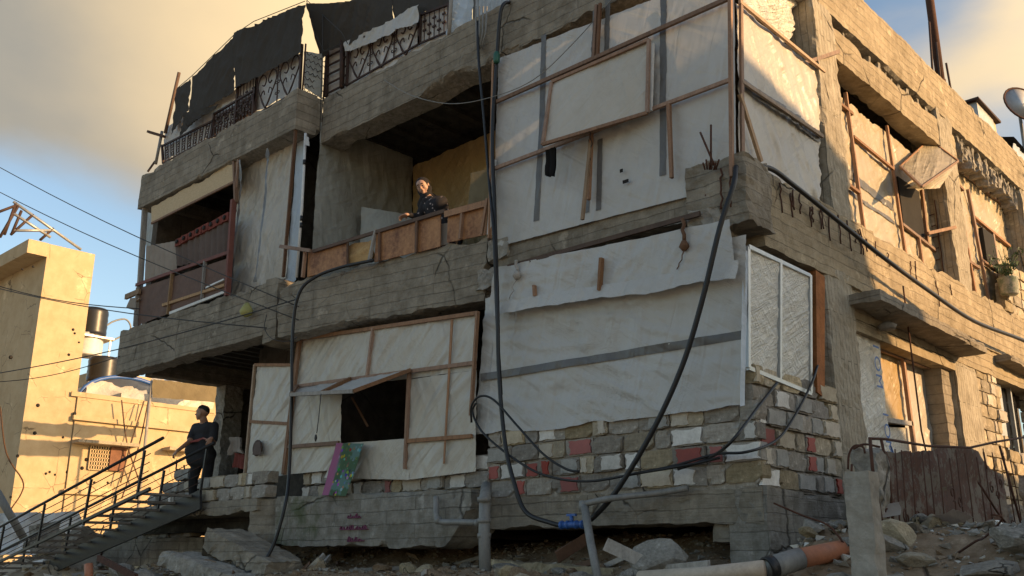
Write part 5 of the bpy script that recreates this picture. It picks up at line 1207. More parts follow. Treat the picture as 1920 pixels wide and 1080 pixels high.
# electricity and phone wires on the left
for k, (a, b, r_, lab) in enumerate([((-40, 292), (560, 575), .010, 'highest wire running from the upper left into the left bay'), ((-40, 340), (560, 600), .010, 'second wire just below the highest one on the left'),
        ((-40, 525), (262, 579), .012, 'upper of two close wires crossing the tall yellow wall'), ((-40, 532), (500, 615), .012, 'lower of two close wires crossing the tall yellow wall'), ((-40, 706), (560, 560), .010, 'rising wire from the yellow wall to the lamp on the slab'), ((-40, 718), (225, 668), .008, 'lowest rising wire ending at the slab corner')]):
    A, B = P(*a, -2.2), P(*b, -.62); mb = MB(); mb.tube([A+(B-A)*t-Vector((0, 0, .12*math.sin(t*math.pi))) for t in [q/10 for q in range(11)]], r_, 4); tagm(mb, 'overhead_wire', 'wire', lab, 'wire')
mb = MB(); mb.tube(smooth_pts([P(500, 590, -.65), P(496, 615, -.7), P(510, 635, -.7), P(540, 640, -.65), P(558, 632, -.62)], 5), .006, 4); tagm(mb, 'wire_loop', 'wire', 'thin loop of wire below the slab beam end', 'wire')
LP = thing('bulb', 'yellowish plastic bag lamp hanging from the slab edge by the wires', 'lamp', P(463, 575, -.6))
mb = MB(); mb.lathe(P(462, 584, -.62), [(.03, -.09), (.09, -.05), (.11, 0), (.07, .08), (.03, .14)], 12); part('bag', mb, [plain('yellow_bag', (.35, .34, .12), .6)], LP)
hg = [(1279, 410, 1283, 470), (968, 488, 969, 525)]
for k, (x, y, x2, y2_) in enumerate(hg):
    mb = MB(); mb.tube(wiggle(P(x, y, -.22), P(x2, y2_-18, -.22), 4, .02, k), .022, 5); mb.lathe(P(x2, y2_-8, -.22), [(.02, -.05), (.06, 0), (.03, .06)], 7); mb.tube(wiggle(P(x2, y2_, -.22), P(x2-14, y2_+35, -.22), 5, .02, k+3), .006, 4)
    tagm(mb, 'hanging_tangle', 'woodg' if k else 'woodd', ['knotted rag and cord dangling under the corner of the floor beam', 'small knotted rag dangling at the broken beam end'][k], 'rag')

# ================================================================ STEEL STAIR
T0 = P(372, 921, -.62); T1 = P(27, 1078, -.62); ST_L = (T1-T0).length; SD = (T1-T0)/ST_L; SW = .85
def SP(s_, w_, h_=0): return T0+SD*s_+Vector((0, -w_, h_))
ST = thing('steel_stair', 'black steel outdoor stair with thin parallel rods in its railings rising to the man', 'stair', T0)
for w_ in (0, SW):
    mb = MB(); mb.bar(SP(-.1, w_, -.15 if w_ == 0 else -.03), SP(9.5, w_, -.15 if w_ == 0 else -.03), .04, .30 if w_ == 0 else .045); part('stringer', mb, [MC['stair']], ST)
for k in range(18):
    s_ = .25+k*.50; mb = MB(); mb.bar(SP(s_, .03, -.02)-Vector((.0, 0, .0)), SP(s_, SW-.03, -.02), .20, .035, jit=.003); part('tread', mb, [MC['tread']], ST)
for w_ in (.0, SW):
    for s0 in ([.3, 2.1, 3.9, 5.7, 7.6] if w_ else [-.05, 1.3, 3.0, 4.8, 6.8]):
        mb = MB(); mb.bar(SP(s0, w_, -.1), SP(s0-.10, w_, .62), .035, .035, up=(0, 1, 0)); part('railing_post', mb, [MC['stair']], ST)
    mb = MB(); mb.tube([SP(-.35, w_, .66), SP(9.5, w_, .64)], .026, 8); part('handrail', mb, [MC['stair']], ST)
    for h_ in (.13, .26, .39, .52):
        mb = MB(); mb.tube([SP(0, w_, h_), SP(3, w_, h_-.01), SP(6, w_, h_+.008), SP(9.5, w_, h_)], .008, 5); part('railing_rod', mb, [MC['iron']], ST)

# ================================================================ BUILDINGS ACROSS THE OPEN LOT (left)
XB = -40.0
def yb(px, py, x=XB): return Q(px, py, x)
TW = thing('tall_yellow_building', 'tall windowless building with sunlit yellow render and truss on its roof', 'building', (XB-4, 5, 0))
y0, y1 = yb(95, 455).y, yb(175, 480).y
y0, y1 = 7.55, 9.75
mb = MB(); mb.box((XB-9, y0, -1), (XB, y1, 15.85)); part('yellow_wall', mb, [MC['yellow']], TW)
mb = MB(); mb.box((XB-9.4, y0-.9, 15.2), (XB+.02, y0-.01, 15.86)); part('roof_slab', mb, [MC['yellow']], TW)
rr = random.Random(4)
for k, (px, py) in enumerate([(62, 500), (42, 505), (137, 618), (140, 625), (148, 642), (129, 665), (20, 670), (71, 760), (65, 812), (118, 820), (33, 855), (86, 888), (93, 885), (103, 890), (20, 932), (127, 885)]):
    if not (0 < px < 150): continue
    mb = MB(); c = yb(px, py); c.x = XB+.02; 
    mb.lathe(c, [(.05+.05*rr.random(), -.01), (.02, .012)], 7, axis=(1, 0, 0)); part('shell_hole', mb, [MC['void']], TW)
TR = thing('roof_truss', 'thin steel truss frame on top of the tall yellow building', 'truss', (XB-1, 8, 15.9))
for a, b in [((25, 378), (152, 468)), ((25, 400), (95, 445)), ((30, 380), (8, 440)), ((62, 402), (20, 440)), ((100, 428), (75, 450)), ((-10, 400), (30, 385)), ((25, 432), (100, 432)), ((0, 445), (35, 385)), ((40, 395), (22, 438))]:
    mb = MB(); mb.tube([yb(*a, XB-.6), yb(*b, XB-.6)], .07, 5); part('truss_bar', mb, [MC['zinc' if b[0] in (152, 95, 100) else 'iron']], TR)
YL = thing('low_yellow_building', 'long low building with sunlit yellow render, ledges and one barred window', 'building', (XB-4, 13, 0))
mb = MB(); mb.box((XB-9, y1+.02, -1), (XB+.1, 26, 8.95)); part('yellow_wall', mb, [MC['yellow']], YL)
for (pa, pb, d_) in [((134, 782), (358, 808), .18), ((115, 922), (200, 925), .2), ((132, 738), (400, 772), .06)]:
    a, b = yb(*pa), yb(*pb); mb = MB(); mb.bar(Vector((XB+.1+d_/2, a.y, (a.z+b.z)/2)), Vector((XB+.1+d_/2, b.y, (a.z+b.z)/2)), d_, .22, jit=.01); part('ledge', mb, [MC['yellow']], YL)
for pa, pb in (((132, 828), (244, 838)), ((302, 843), (348, 846))):
    a, b = yb(*pa), yb(*pb); mb = MB(); mb.bar(Vector((XB+.5, a.y, (a.z+b.z)/2)), Vector((XB+.5, b.y, (a.z+b.z)/2)), .8, .14, jit=.02); part('window_canopy', mb, [MC['blockg']], YL)
a, b = yb(162, 880), yb(222, 840); zc0, zc1 = min(a.z, b.z), max(a.z, b.z)
WN = MB(); WN.box((XB+.11, a.y, zc0), (XB+.16, b.y, zc1)); wn_ = part('window', WN, [MC['void']], YL)
ym = a.y+(b.y-a.y)*.68
mb = MB(); mb.bar(Vector((XB+.25, ym+.35, zc0)), Vector((XB+.25, ym+.35, zc1)), .75, .08, up=(1, 0, 0)); part('shutter', mb, [plain('worn_brown_shutter', (.20, .09, .05), .8, var=.6, sc=3)], wn_)
mb = MB()
for k in range(9): yy = a.y+(ym-a.y)*k/8; mb.bar(Vector((XB+.2, yy, zc0)), Vector((XB+.2, yy, zc1)), .05, .05, up=(1, 0, 0))
for k in range(7): zz = zc0+(zc1-zc0)*k/6; mb.bar(Vector((XB+.2, a.y, zz)), Vector((XB+.2, ym, zz)), .05, .05)
part('grille', mb, [MC['osb']], wn_)
for k, (px, py) in enumerate([(138, 776), (160, 862), (152, 878), (200, 905), (175, 905)]):
    mb = MB(); c = yb(px, py); c.x = XB+.12; mb.lathe(c, [(.05+.05*rr.random(), -.01), (.02, .012)], 7, axis=(1, 0, 0)); part('shell_hole', mb, [MC['void']], YL)
for k, pts in enumerate(([(278, 752), (262, 830), (240, 900), (228, 935)], [(270, 752), (246, 830), (226, 905)], [(228, 750), (238, 830), (262, 905)], [(0, 762), (12, 850), (42, 900), (40, 925), (20, 955)])):
    mb = MB(); mb.tube(smooth_pts([Q(*q, XB+.6) for q in pts], 4), .035, 4); tagm(mb, 'wall_cable', 'woodd', ['right one of two cables hanging down the low yellow wall', 'left one of two cables hanging down the low yellow wall', 'faint cable crossing the two others on the low yellow wall', 'cable looping down the tall yellow wall'][k], 'cable')
# roof tents, tanks beyond
TT = thing('roof_tent', 'patched white tent with a blue pipe arch on the low yellow roof', 'tent', (XB-2, 11, 9))
mb = MB(); n_ = 14; arr = []
for j in range(9):
    row = []
    for i in range(n_):
        t = i/(n_-1)*math.pi; yy = 10.2+3.0*(1-math.cos(t))/2*1.6; zz = 8.95+1.25*math.sin(t)*(1-.04*j); row.append((XB-1-j*.45, yy+.1*random.random(), zz+.12*random.random()))
    arr.append(row)
mb.grid(np.array(arr), np.array([[(i*.4, j*.4) for i in range(n_)] for j in range(9)])); part('tent_cover', mb, [MC['tarpb']], TT)
mb = MB(); mb.tube([Vector((XB-.9, 10.2+4.8*(1-math.cos(t))/2, 9+1.3*math.sin(t))) for t in [k/14*math.pi for k in range(15)]], .10, 6); part('blue_arch', mb, [MC['blue']], TT)
mb = MB(); sheet(mb, Vector((XB-.6, 10.3, 8.95)), Vector((XB-.6, 13.6, 8.9)), Vector((XB-1.2, 13.4, 9.7)), Vector((XB-1.2, 10.6, 9.75)), seed=9, amp=.25, res=.2); part('loose_cover', mb, [MC['tarpw']], TT)
TT2 = thing('roof_tent', 'small grey blue ridge tent on the low yellow roof beside the olive awning', 'tent', (XB-2, 15, 9))
p0, p1, p2 = Vector((XB-.5, 13.6, 8.95)), Vector((XB-.5, 16.4, 8.95)), Vector((XB-.8, 15.4, 10.7)); q = Vector((-4, 0.3, .2))
for nm, qd in (('side', (p0, p0+q, p2+q, p2)), ('side', (p1, p1+q, p2+q, p2)), ('front', (p0, p1, p2+Vector((0, .2, 0)), p2))):
    mb = MB(); sheet(mb, *qd, seed=8, amp=.1, res=.2); part('tent_'+nm, mb, [MC['tarpb']], TT2)
AW = thing('olive_awning', 'olive canvas awning and pale sheets behind the entrance column', 'awning', (-30, 14, 8))
mb = MB(); sheet(mb, Q(283, 746, -33), Q(425, 757, -33), Q(425, 728, -33), Q(283, 712, -33), seed=12, amp=.12, res=.18); part('canvas', mb, [MC['olive']], AW)
mb = MB(); sheet(mb, Q(283, 716, -33.3), Q(427, 732, -33.3), Q(427, 720, -34), Q(283, 704, -34), seed=12, amp=.08, res=.18); part('pale_top', mb, [MC['tarp']], AW)
mb = MB(); sheet(mb, Q(270, 752, -36), Q(400, 768, -36), Q(400, 752, -36), Q(270, 738, -36), seed=14, amp=.12, res=.18); part('pale_sheet', mb, [MC['tarpw']], AW)
for y_k in (285, 424): mb = MB(); mb.tube([Q(y_k, 712, -33), Vector((-33, Q(y_k, 712, -33).y, 2))], .06, 6); part('pole', mb, [MC['woodg']], AW)
BK = thing('far_building', 'small sunlit house behind the roof tanks', 'building', (XB-14, 18, 0))
mb = MB(); mb.box((XB-20, 15.6, -1), (XB-12, 26, 12.6)); part('yellow_wall', mb, [MC['yellow']], BK)
for k, (px, py, rr_, hh_, x_, lab, m_) in enumerate(((170, 633, .78, 1.7, XB-7, 'upper black water tank on a steel stand beyond the tall yellow building', 'tank'), (163, 668, .75, 1.4, XB-7, 'white water tank under the upper black one', 'white'), (191, 717, .80, 1.4, XB-5, 'lower black water tank beside the patched tent', 'tank'))):
    c = Q(px, py, x_); mb = MB(); mb.lathe(c, [(rr_*.95, 0), (rr_, .1)]+[(rr_*(1.0 if j % 2 else .97), .1+(hh_-.3)*j/8) for j in range(9)]+[(rr_*.9, hh_-.1), (rr_*.3, hh_)], 20); tagm(mb, 'water_tank', m_, lab, 'water tank')
mb = MB(); c = Q(170, 633, XB-7)
for sx, sy in ((-1, -1), (1, -1), (1, 1), (-1, 1)): mb.bar(c+Vector((sx*.7, sy*.8, 0)), c+Vector((sx*.7, sy*.8, -4.5)), .08, .08)
mb.box(tuple(c+Vector((-.85, -.95, -.12))), tuple(c+Vector((.85, .95, -.02)))); tagm(mb, 'tank_stand', 'zinc', 'steel stand carrying the upper black water tank', 'stand')
mb = MB(); c = Q(182, 690, XB-7); mb.tube(smooth_pts([c, c+Vector((0, .1, 2.2)), c+Vector((0, 1.2, 3.0)), c+Vector((0, 1.6, 2.4)), c+Vector((0, .6, 1.6))], 5), .05, 5); tagm(mb, 'tank_pipe', 'pvc', 'curved grey pipe beside the stacked tanks', 'pipe')
mb = MB(); sheet(mb, Q(175, 690, XB-8), Q(200, 705, XB-8), Q(190, 680, XB-9), Q(178, 672, XB-9), seed=1, amp=.02, res=.3, thick=.1); tagm(mb, 'solar_panel', 'tank', 'tilted solar water panel by the tanks', 'solar panel')
# unseen neighbour to the east, its outline shaped to throw shade over the corner
NB = thing('neighbour_house', 'unseen house across the side lane, outline shaped for the shade it casts', 'house', (17, -8, 0))
nbx = 15.0
def sh_pt(y, z):  # silhouette point at x=nbx that shades (0, y, z)
    k = nbx/(math.cos(SUN_AZ)*math.cos(SUN_EL)); return (y+k*math.sin(SUN_AZ)*math.cos(SUN_EL), z+k*math.sin(SUN_EL))
sil = [sh_pt(-7, 7.2), sh_pt(.9, 7.15), sh_pt(1.9, 6.9), sh_pt(2.9, 6.5), sh_pt(2.9, 5.7), sh_pt(3.5, 4.7), sh_pt(4.3, 3.75), sh_pt(5.2, 2.95), sh_pt(8.4, 2.9), sh_pt(12, 2.2), sh_pt(13, -4)]
vs_ = [(nbx, a, max(b, 0)) for a, b in sil]+[(nbx, sil[-1][0], 0), (nbx, sil[0][0], 0)]; n_ = len(vs_)
mb = MB(); mb.add(vs_+[(x+8, y, z) for x, y, z in vs_], [tuple(range(n_)), tuple(range(2*n_-1, n_-1, -1))]+[(k, n_+k, n_+(k+1) % n_, (k+1) % n_) for k in range(n_)])
part('shade_outline_walls', mb, [MC['blockg']], NB)

# ================================================================ SIDE LANE: fallen pillar, rusty sheet, gate
FP_ = thing('fallen_pillar', 'broken concrete pillar leaning upright at the corner of the rubble', 'pillar', (1.4, -1.5, 1))
def yx(px, py, x): return Q(px, py, x)
mb = MB(); A = Vector((1.02, -1.62, .9)); B = A+Vector((-.08, .05, 1.35))
A0, B0 = P(1597, 1085, -1.9), P(1580, 884, -1.9); rough(mb, A0-Vector((0, 0, .4)), B0, .18, .15, up=(0, -1, 0), seg=.05, chip=.05, amp=.01, seed=301, ragend=.03); part('shaft', mb, [MC['smooth']], FP_)
FQ = thing('broken_pillar', 'taller shattered pillar with bent iron bars behind the leaning one', 'pillar', (1.2, -.9, 1))
mb = MB(); A0, B0 = P(1608, 1085, -1.0), P(1594, 838, -1.0); rough(mb, A0-Vector((0, 0, .4)), B0, .21, .20, up=(0, -1, 0), seg=.05, chip=.12, amp=.03, seed=302, ragend=.08); part('shaft', mb, [MC['broken']], FQ)
for k, pts in enumerate(([(1590, 880), (1592, 852), (1602, 836), (1618, 838), (1622, 850)], [(1600, 842), (1620, 833), (1650, 838)], [(1597, 870), (1596, 900)], [(1592, 895), (1612, 925), (1645, 935)])):
    mb = MB(); mb.tube(smooth_pts([P(*q, -1.06) for q in pts], 4), .009, 5); part('rebar', mb, [MC['rust']], FQ)
# rusty sheet
RS = MB(); xs_ = 1.25
def RSP(px, py): return Q(px, py, xs_)
c00, c10, c11, c01 = Q(1668, 1040, 1.0), Q(1895, 985, 1.0), Q(1885, 872, 1.0), Q(1655, 848, 1.0)
nx_, ny_ = 90, 50; a = np.linspace(0, 1, nx_)[None, :].repeat(ny_, 0); b = np.linspace(0, 1, ny_)[:, None].repeat(nx_, 1)
top = np.interp(np.linspace(0, 1, nx_), [0, .2, .38, .62, .75, .82, 1], [0, .03, .10, .15, .12, -.02, -.12])
pos = np.array(c00)*((1-a)*(1-b))[..., None]+np.array(c10)*(a*(1-b))[..., None]+np.array(c11)*(a*b)[..., None]+np.array(c01)*((1-a)*b)[..., None]
pos[..., 2] += b*top[None, :]+.02*b**4*fbm(a*30, 3, 0, 5, 3); pos[..., 0] += .07*fbm(a*3, b*2, 0, 6, 3)+.05*np.sin(a*5)*b
ii = int(.36*nx_); RS.grid(pos)
keep = []
for f_, m_, s_ in zip(RS.f, RS.m, RS.sm):
    i = f_[0] % nx_; j = f_[0]//nx_
    if 33 <= i <= 37 and 26 <= j <= 27: continue
    if 41 <= i <= 42 and j == 28: continue
    keep.append((f_, m_, s_))
RS.f = [k[0] for k in keep]; RS.m = [k[1] for k in keep]; RS.sm = [k[2] for k in keep]
MC['rsheet'] = None
def rusty():
    m_, t = M_('rusty_painted_sheet'); n = N(t); o = obj_coord(n)
    a = n.noise(o, 2.2, 9, .7, .3); b = n.noise(o, 14, 8, .7); zc = n('ShaderNodeSeparateXYZ', {0: o}).outputs[2]
    f = n.math('ADD', a, n.math('MULTIPLY', n.math('SUBTRACT', b, .5), .55))
    rustc = n.mix(n.ramp(b, .3, .7), (.10, .036, .018), (.035, .015, .010))
    pnt = n.mix(n.ramp(a, .3, .7), (.085, .07, .055), (.15, .125, .095))
    c = n.mix(n.ramp(f, .50, .56, 1, 0), pnt, rustc); c = n.mix(n.ramp(n.noise(o, 30, 5, .7), .60, .66, 0, .8), c, (.04, .018, .012))
    bp = n('ShaderNodeBump', {'Strength': .6, 'Distance': .01, 'Height': n.math('ADD', a, b)})
    p = n('ShaderNodeBsdfPrincipled', {'Base Color': c, 'Roughness': .85, 'Normal': bp.outputs[0]}); t.links.new(p.outputs[0], n('ShaderNodeOutputMaterial').inputs[0]); return m_
MC['rsheet'] = rusty()
tagm(RS, 'rusty_metal_sheet', [MC['rsheet']], 'large rusty painted metal sheet with a small hole standing behind the fallen gate', 'metal sheet')
mb = MB(); rough(mb, Q(1900, 880, .2)+Vector((0, 2.6, -.5)), Q(1862, 870, .2)+Vector((0, -.0, -.5)), .2, .8, seg=.07, chip=.1, amp=.05, seed=330, ragtop=.1); tagm(mb, 'broken_wall_slab', [MC['broken']], 'fallen grey wall slab at the right edge behind the gate', 'slab')
mb = MB(); rough(mb, Q(1902, 905, .7)+Vector((0, .2, -.5)), Q(1902, 885, .7)+Vector((0, .2, 0)), .2, 1.6, up=(0, -1, 0), seg=.07, chip=.1, amp=.05, seed=331); tagm(mb, 'broken_wall_slab', [MC['broken']], 'upright grey wall fragment beside the right end of the rusty sheet', 'slab')
# iron gate fallen in front
GT = thing('iron_gate', 'fallen wrought iron gate with bars and scrolls in front of the rusty sheet', 'gate', (1.6, 0, 1.4))
xg = 1.55
def gp(px, py, dx=0): return Q(px, py, xg+dx)
def gbar(pts, r=.010, name='bar'):
    mb = MB(); mb.tube([gp(*q) for q in pts], r, 5); part(name, mb, [MC['rust']], GT)
gbar([(1631, 822), (1636, 880), (1655, 990)], .014, 'frame'); gbar([(1652, 824), (1668, 900), (1676, 1000)], .012, 'frame'); gbar([(1630, 822), (1660, 823), (1740, 836), (1820, 839), (1870, 828), (1925, 819)], .012, 'frame')
gbar([(1651, 990), (1675, 1000), (1690, 1003)], .014, 'frame'); gbar([(1636, 890), (1668, 900)], .009); gbar([(1653, 978), (1676, 994)], .009)
for k in range(14):
    x = 1673+k*17+(5 if k % 3 == 0 else 0); top_ = 836+(k*7) % 23 if k > 4 else 838+k*2; gbar([(x, top_+4), (x+6+k*.6, 930), (x+10+k*1.2, 1000+k % 3*5)], .006)
gbar([(1835, 905), (1870, 960), (1925, 1030)], .012); gbar([(1874, 836), (1900, 930), (1922, 1010)], .013); gbar([(1844, 848), (1850, 880)], .010)
for k, (px, py, r_) in enumerate([(1664, 960, .05), (1700, 970, .07), (1722, 968, .05), (1752, 985, .07), (1770, 985, .05), (1790, 985, .07), (1812, 988, .06), (1835, 992, .07), (1856, 992, .06), (1878, 985, .06), (1900, 985, .06), (1786, 925, .07), (1800, 940, .06), (1860, 915, .06), (1872, 930, .06), (1876, 905, .05)]):
    mb = MB(); c = gp(px, py); scroll(mb, c, r_, (k % 4)*1.6, 1.1, .007, 14, ux=Vector((0, 1, 0)), flip=1 if k % 2 else -1); part('scroll', mb, [MC['rust']], GT)
# bag, cloth, can in the rubble
mb = MB(); mb.tube(smooth_pts([Q(1866, 985, 1.7), Q(1862, 1000, 1.72), Q(1868, 1018, 1.74), Q(1878, 1010, 1.72), Q(1880, 990, 1.7), Q(1872, 982, 1.7)], 4), .018, 6); mb.lathe(Q(1868, 988, 1.7), [(.05, -.03), (.06, .03), (.03, .06)], 8); tagm(mb, 'plastic_bag', 'film', 'knotted clear plastic bag hanging on the gate bars', 'plastic bag')
mb = MB(); sheet(mb, Q(1700, 1018, 1.62), Q(1730, 1020, 1.62), Q(1733, 975, 1.6), Q(1712, 970, 1.6), seed=44, amp=.05, ang=1.5, res=.02, thick=.03, fold=.02, folds_n=3); tagm(mb, 'draped_rag', 'olive', 'brown rag draped over the foot of the rusty sheet', 'rag')
CN = thing('tin_can', 'dented silver tin can lying on the rubble at the right', 'can', Q(1885, 1045, 1.9))
mb = MB(); c = Q(1878, 1040, 1.95); ax = Vector((.35, .8, -.35)).normalized(); mb.lathe(c, [(.065, 0), (.07, .01), (.065, .06), (.068, .08), (.065, .16), (.07, .17), (.06, .172)], 16, axis=ax); part('body', mb, [MC['zinc']], CN)

# ================================================================ RUBBLE
def chunk_mesh(seed, mat, flat=.55):
    r = random.Random(seed); import bmesh
    bm = bmesh.new(); bmesh.ops.create_icosphere(bm, subdivisions=2, radius=.5)
    pl_ = [(Vector([r.gauss(0, 1) for _ in range(3)]).normalized(), r.uniform(.18, .40)) for _ in range(9)]
    for v in bm.verts:
        for n_, d_ in pl_:
            q = v.co.dot(n_)-d_
            if q > 0: v.co -= n_*q
        v.co.z *= flat; v.co += Vector([r.uniform(-.015, .015) for _ in range(3)])
    me = bpy.data.meshes.new('chunk'); bm.to_mesh(me); bm.free(); me.materials.append(mat); return me
CH = {k: [chunk_mesh(s+i*17, MC[k], f_) for s, f_ in ((1, .55), (2, .8), (3, .35), (4, .6), (5, .45))] for i, k in enumerate(('broken', 'block', 'blockg', 'soil'))}
rr = random.Random(21)
def gz(x, y): return float(ground_z(np.array([x]), np.array([y]))[0])
GRP = {'side': ('grey broken concrete lump in the rubble heap below the rusty sheet', 'lumps in the side rubble heap'), 'under': ('brown earthy lump in the dark gap under the plinth beams', 'lumps under the plinth'), 'left': ('broken concrete lump in the rubble under the left platform', 'lumps under the left platform'), 'lot': ('pale lump of rubble on the open lot behind the stair railing', 'lumps on the open lot')}
def put_chunk(zone, x, y, s_, key=None, dz=0):
    key = key or rr.choice(('broken', 'block', 'blockg', 'broken')); me = rr.choice(CH[key]); o = bpy.data.objects.new('rubble_lump', me); COL.objects.link(o)
    o.location = (x, y, gz(x, y)+s_*.12+dz); o.rotation_euler = [rr.uniform(-.5, .5), rr.uniform(-.5, .5), rr.uniform(0, 6.3)]; o.scale = (s_*rr.uniform(.8, 1.5), s_, s_*rr.uniform(.7, 1.1))
    tag(o, GRP[zone][0], 'rubble', GRP[zone][1]); return o
for k in range(95): put_chunk('side', rr.uniform(.9, 4.0), rr.uniform(-3.6, -.3), rr.choice((.10, .14, .2, .28)))
for k in range(12): put_chunk('side', rr.uniform(1.0, 2.6), rr.uniform(-2.6, -1.2), rr.uniform(.3, .45))
for k in range(60): put_chunk('under', rr.uniform(-8, -.5), rr.uniform(-1.4, .5), rr.choice((.12, .2, .3)), rr.choice(('soil', 'blockg', 'broken', 'soil')))
for k in range(70): put_chunk('left', rr.uniform(-12.5, -7.6), rr.uniform(-2.8, -.2), rr.choice((.14, .22, .34, .5)), rr.choice(('broken', 'blockg', 'block', 'soil')))
for k in range(70): put_chunk('lot', rr.uniform(-24, -13), rr.uniform(-3, 5), rr.choice((.3, .5, .8)), dz=.1)
# fine rubble: nobody could count it
def gravel(name, label, n_, fx, fy, smin, smax, mats, seed, dens=None):
    r = np.random.RandomState(seed); x = fx[0]+(fx[1]-fx[0])*r.rand(n_); y = fy[0]+(fy[1]-fy[0])*r.rand(n_); z = ground_z(x, y)
    s_ = smin+(smax-smin)*r.rand(n_)**3; base = np.array([(1, 0, 0), (-.5, .85, 0), (-.5, -.85, 0), (0, 0, 1.0), (.1, .1, -.8)])
    faces = [(0, 1, 3), (1, 2, 3), (2, 0, 3), (1, 0, 4), (2, 1, 4), (0, 2, 4)]
    V_ = []; F_ = []; Mi = []
    for k in range(n_):
        q = r.randn(3, 3); q, _ = np.linalg.qr(q); p_ = (base*(1+.5*r.randn(5, 3)*.5))@q*s_[k]*np.array([1, 1, .6])+np.array([x[k], y[k], z[k]+s_[k]*.2])
        b_ = len(V_)*1; V_.append(p_); 
    A = np.concatenate(V_); F_ = [tuple(k*5+i for i in f) for k in range(n_) for f in faces]; mi = np.repeat(r.randint(0, len(mats), n_), 6)
    org = np.array([A[:, 0].mean(), A[:, 1].mean(), A[:, 2].min()]); me = bpy.data.meshes.new(name); me.from_pydata((A-org).tolist(), [], F_)
    for m_ in mats: me.materials.append(m_)
    me.polygons.foreach_set('material_index', mi.astype(np.int32)); me.update(); o = bpy.data.objects.new(name, me); COL.objects.link(o); o.location = org
    tag(o, label, 'rubble', kind='stuff')
gm = [MC['broken'], MC['block'], MC['blockg'], MC['soil'], MC['broken'], MC['pwhite']]
gravel('fine_rubble', 'fine grey rubble and dust of the side heap', 9000, (.6, 4.6), (-4.4, 2.5), .008, .055, gm, 1)
gravel('fine_rubble', 'earthy fine rubble under the plinth', 7000, (-8.5, .3), (-2.6, 1.2), .008, .05, [MC['soil'], MC['soil'], MC['blockg'], MC['broken']], 2)
gravel('fine_rubble', 'fine rubble under and beside the steel stair', 8000, (-14, -7.5), (-4.2, .6), .010, .08, gm[:4], 3)
gravel('fine_rubble', 'fine rubble of the open lot on the left', 6000, (-30, -13), (-4, 9), .03, .16, gm, 4)
for k in range(16):      # scraps of cloth and plastic caught in the heap
    x, y = rr.uniform(1.0, 3.4), rr.uniform(-3.0, -.3); z = gz(x, y)+.04; s_ = rr.uniform(.10, .26); a_ = rr.uniform(0, 6.3); u_ = Vector((math.cos(a_), math.sin(a_), rr.uniform(-.2, .3)))*s_; v_ = Vector((-math.sin(a_), math.cos(a_), rr.uniform(.1, .8)))*s_; c_ = Vector((x, y, z))
    mb = MB(); sheet(mb, c_-u_-v_*.4, c_+u_-v_*.4, c_+u_*.8+v_, c_-u_*.8+v_, seed=400+k, amp=.05, ang=a_, res=.02, rag=(.1, .1, .1, .1))
    mt = rr.choice(('curtl', 'tarpb', 'olive', 'curt', 'tarp', 'tarpg')); tag(mb.build('scrap', [MC[mt]]), 'crumpled scrap of cloth or plastic caught in the side rubble heap', 'scrap', 'scraps in the side rubble heap')
for k in range(9):
    r_ = random.Random(k+50); x = rr.uniform(1.0, 3.2); y = rr.uniform(-2.8, -.2); z = gz(x, y)
    pts = [Vector((x, y, z))]
    for j in range(4): pts.append(pts[-1]+Vector((r_.uniform(-.2, .2), r_.uniform(-.2, .25), r_.uniform(-.03, .12))))
    mb = MB(); mb.tube(smooth_pts(pts, 3), .008, 4); tag(mb.build('bent_rebar', [MC['rust']]), 'bent iron bar sticking out of the side rubble heap', 'rebar', 'bent bars in the side heap')
for k in range(14):
    x, y = rr.uniform(-7.5, -.8), rr.uniform(-1.3, .3); z = gz(x, y)+.03; a_ = rr.uniform(-1, 1); l_ = rr.uniform(.15, .5); d_ = Vector((math.cos(a_), math.sin(a_)*.6, rr.uniform(-.1, .3)))*l_
    mb = MB(); mb.bar(Vector((x, y, z))-d_, Vector((x, y, z))+d_, .02, .05, jit=.01); tag(mb.build('wood_splinter', [MC[rr.choice(('woodd', 'woodg'))]]), 'short splintered piece of wood in the soil under the plinth beams', 'wood', 'splinters under the plinth')
# planks and scraps under the plinth
for k, (a, b, w_, m_, lab) in enumerate([((1135, 1020), (1245, 1072), .12, 'woodg', 'long grey plank sloping down under the right plinth beam'), ((1330, 1062), (1235, 1072), .10, 'woodg', 'short grey plank end meeting the long one'), ((1045, 1045), (1100, 1010), .12, 'woodd', 'dark splintered timber in the gap under the plinth'), ((575, 1078), (608, 1042), .08, 'woodg', 'bundle of pale laths leaning under the fallen plinth beam'), ((590, 1080), (618, 1044), .06, 'woodg', 'right hand pale lath under the fallen plinth beam')]):
    mb = MB(); mb.bar(P(*a, -.7), P(*b, -.35), .03, w_, jit=.008); tagm(mb, 'plank', m_, lab, 'plank')
c = P(1232, 1045, -.4); o = put_chunk('under', c.x, c.y, .5, 'broken'); o.location = c; o.rotation_euler = (1.3, .2, .4); o.name = 'concrete_slab_piece'; o['label'] = 'pale pentagonal concrete piece standing in the gap below the right plinth beam'; del o['group']
mb = MB(); rough(mb, P(500, 1052, -1.2), P(385, 1010, -1.2)+Vector((0, 0, .15)), .6, .30, seg=.06, chip=.08, amp=.03, seed=340, rag=.05); tagm(mb, 'tilted_slab', [MC['beam']], 'tilted broken slab lying in the rubble below the left platform', 'slab')
mb = MB(); rough(mb, P(470, 1092, -1.6), P(300, 1032, -1.6), .5, .22, seg=.06, chip=.1, amp=.03, seed=341, rag=.05); tagm(mb, 'tilted_slab', [MC['broken']], 'lower tilted slab half buried near the foot of the stair', 'slab')
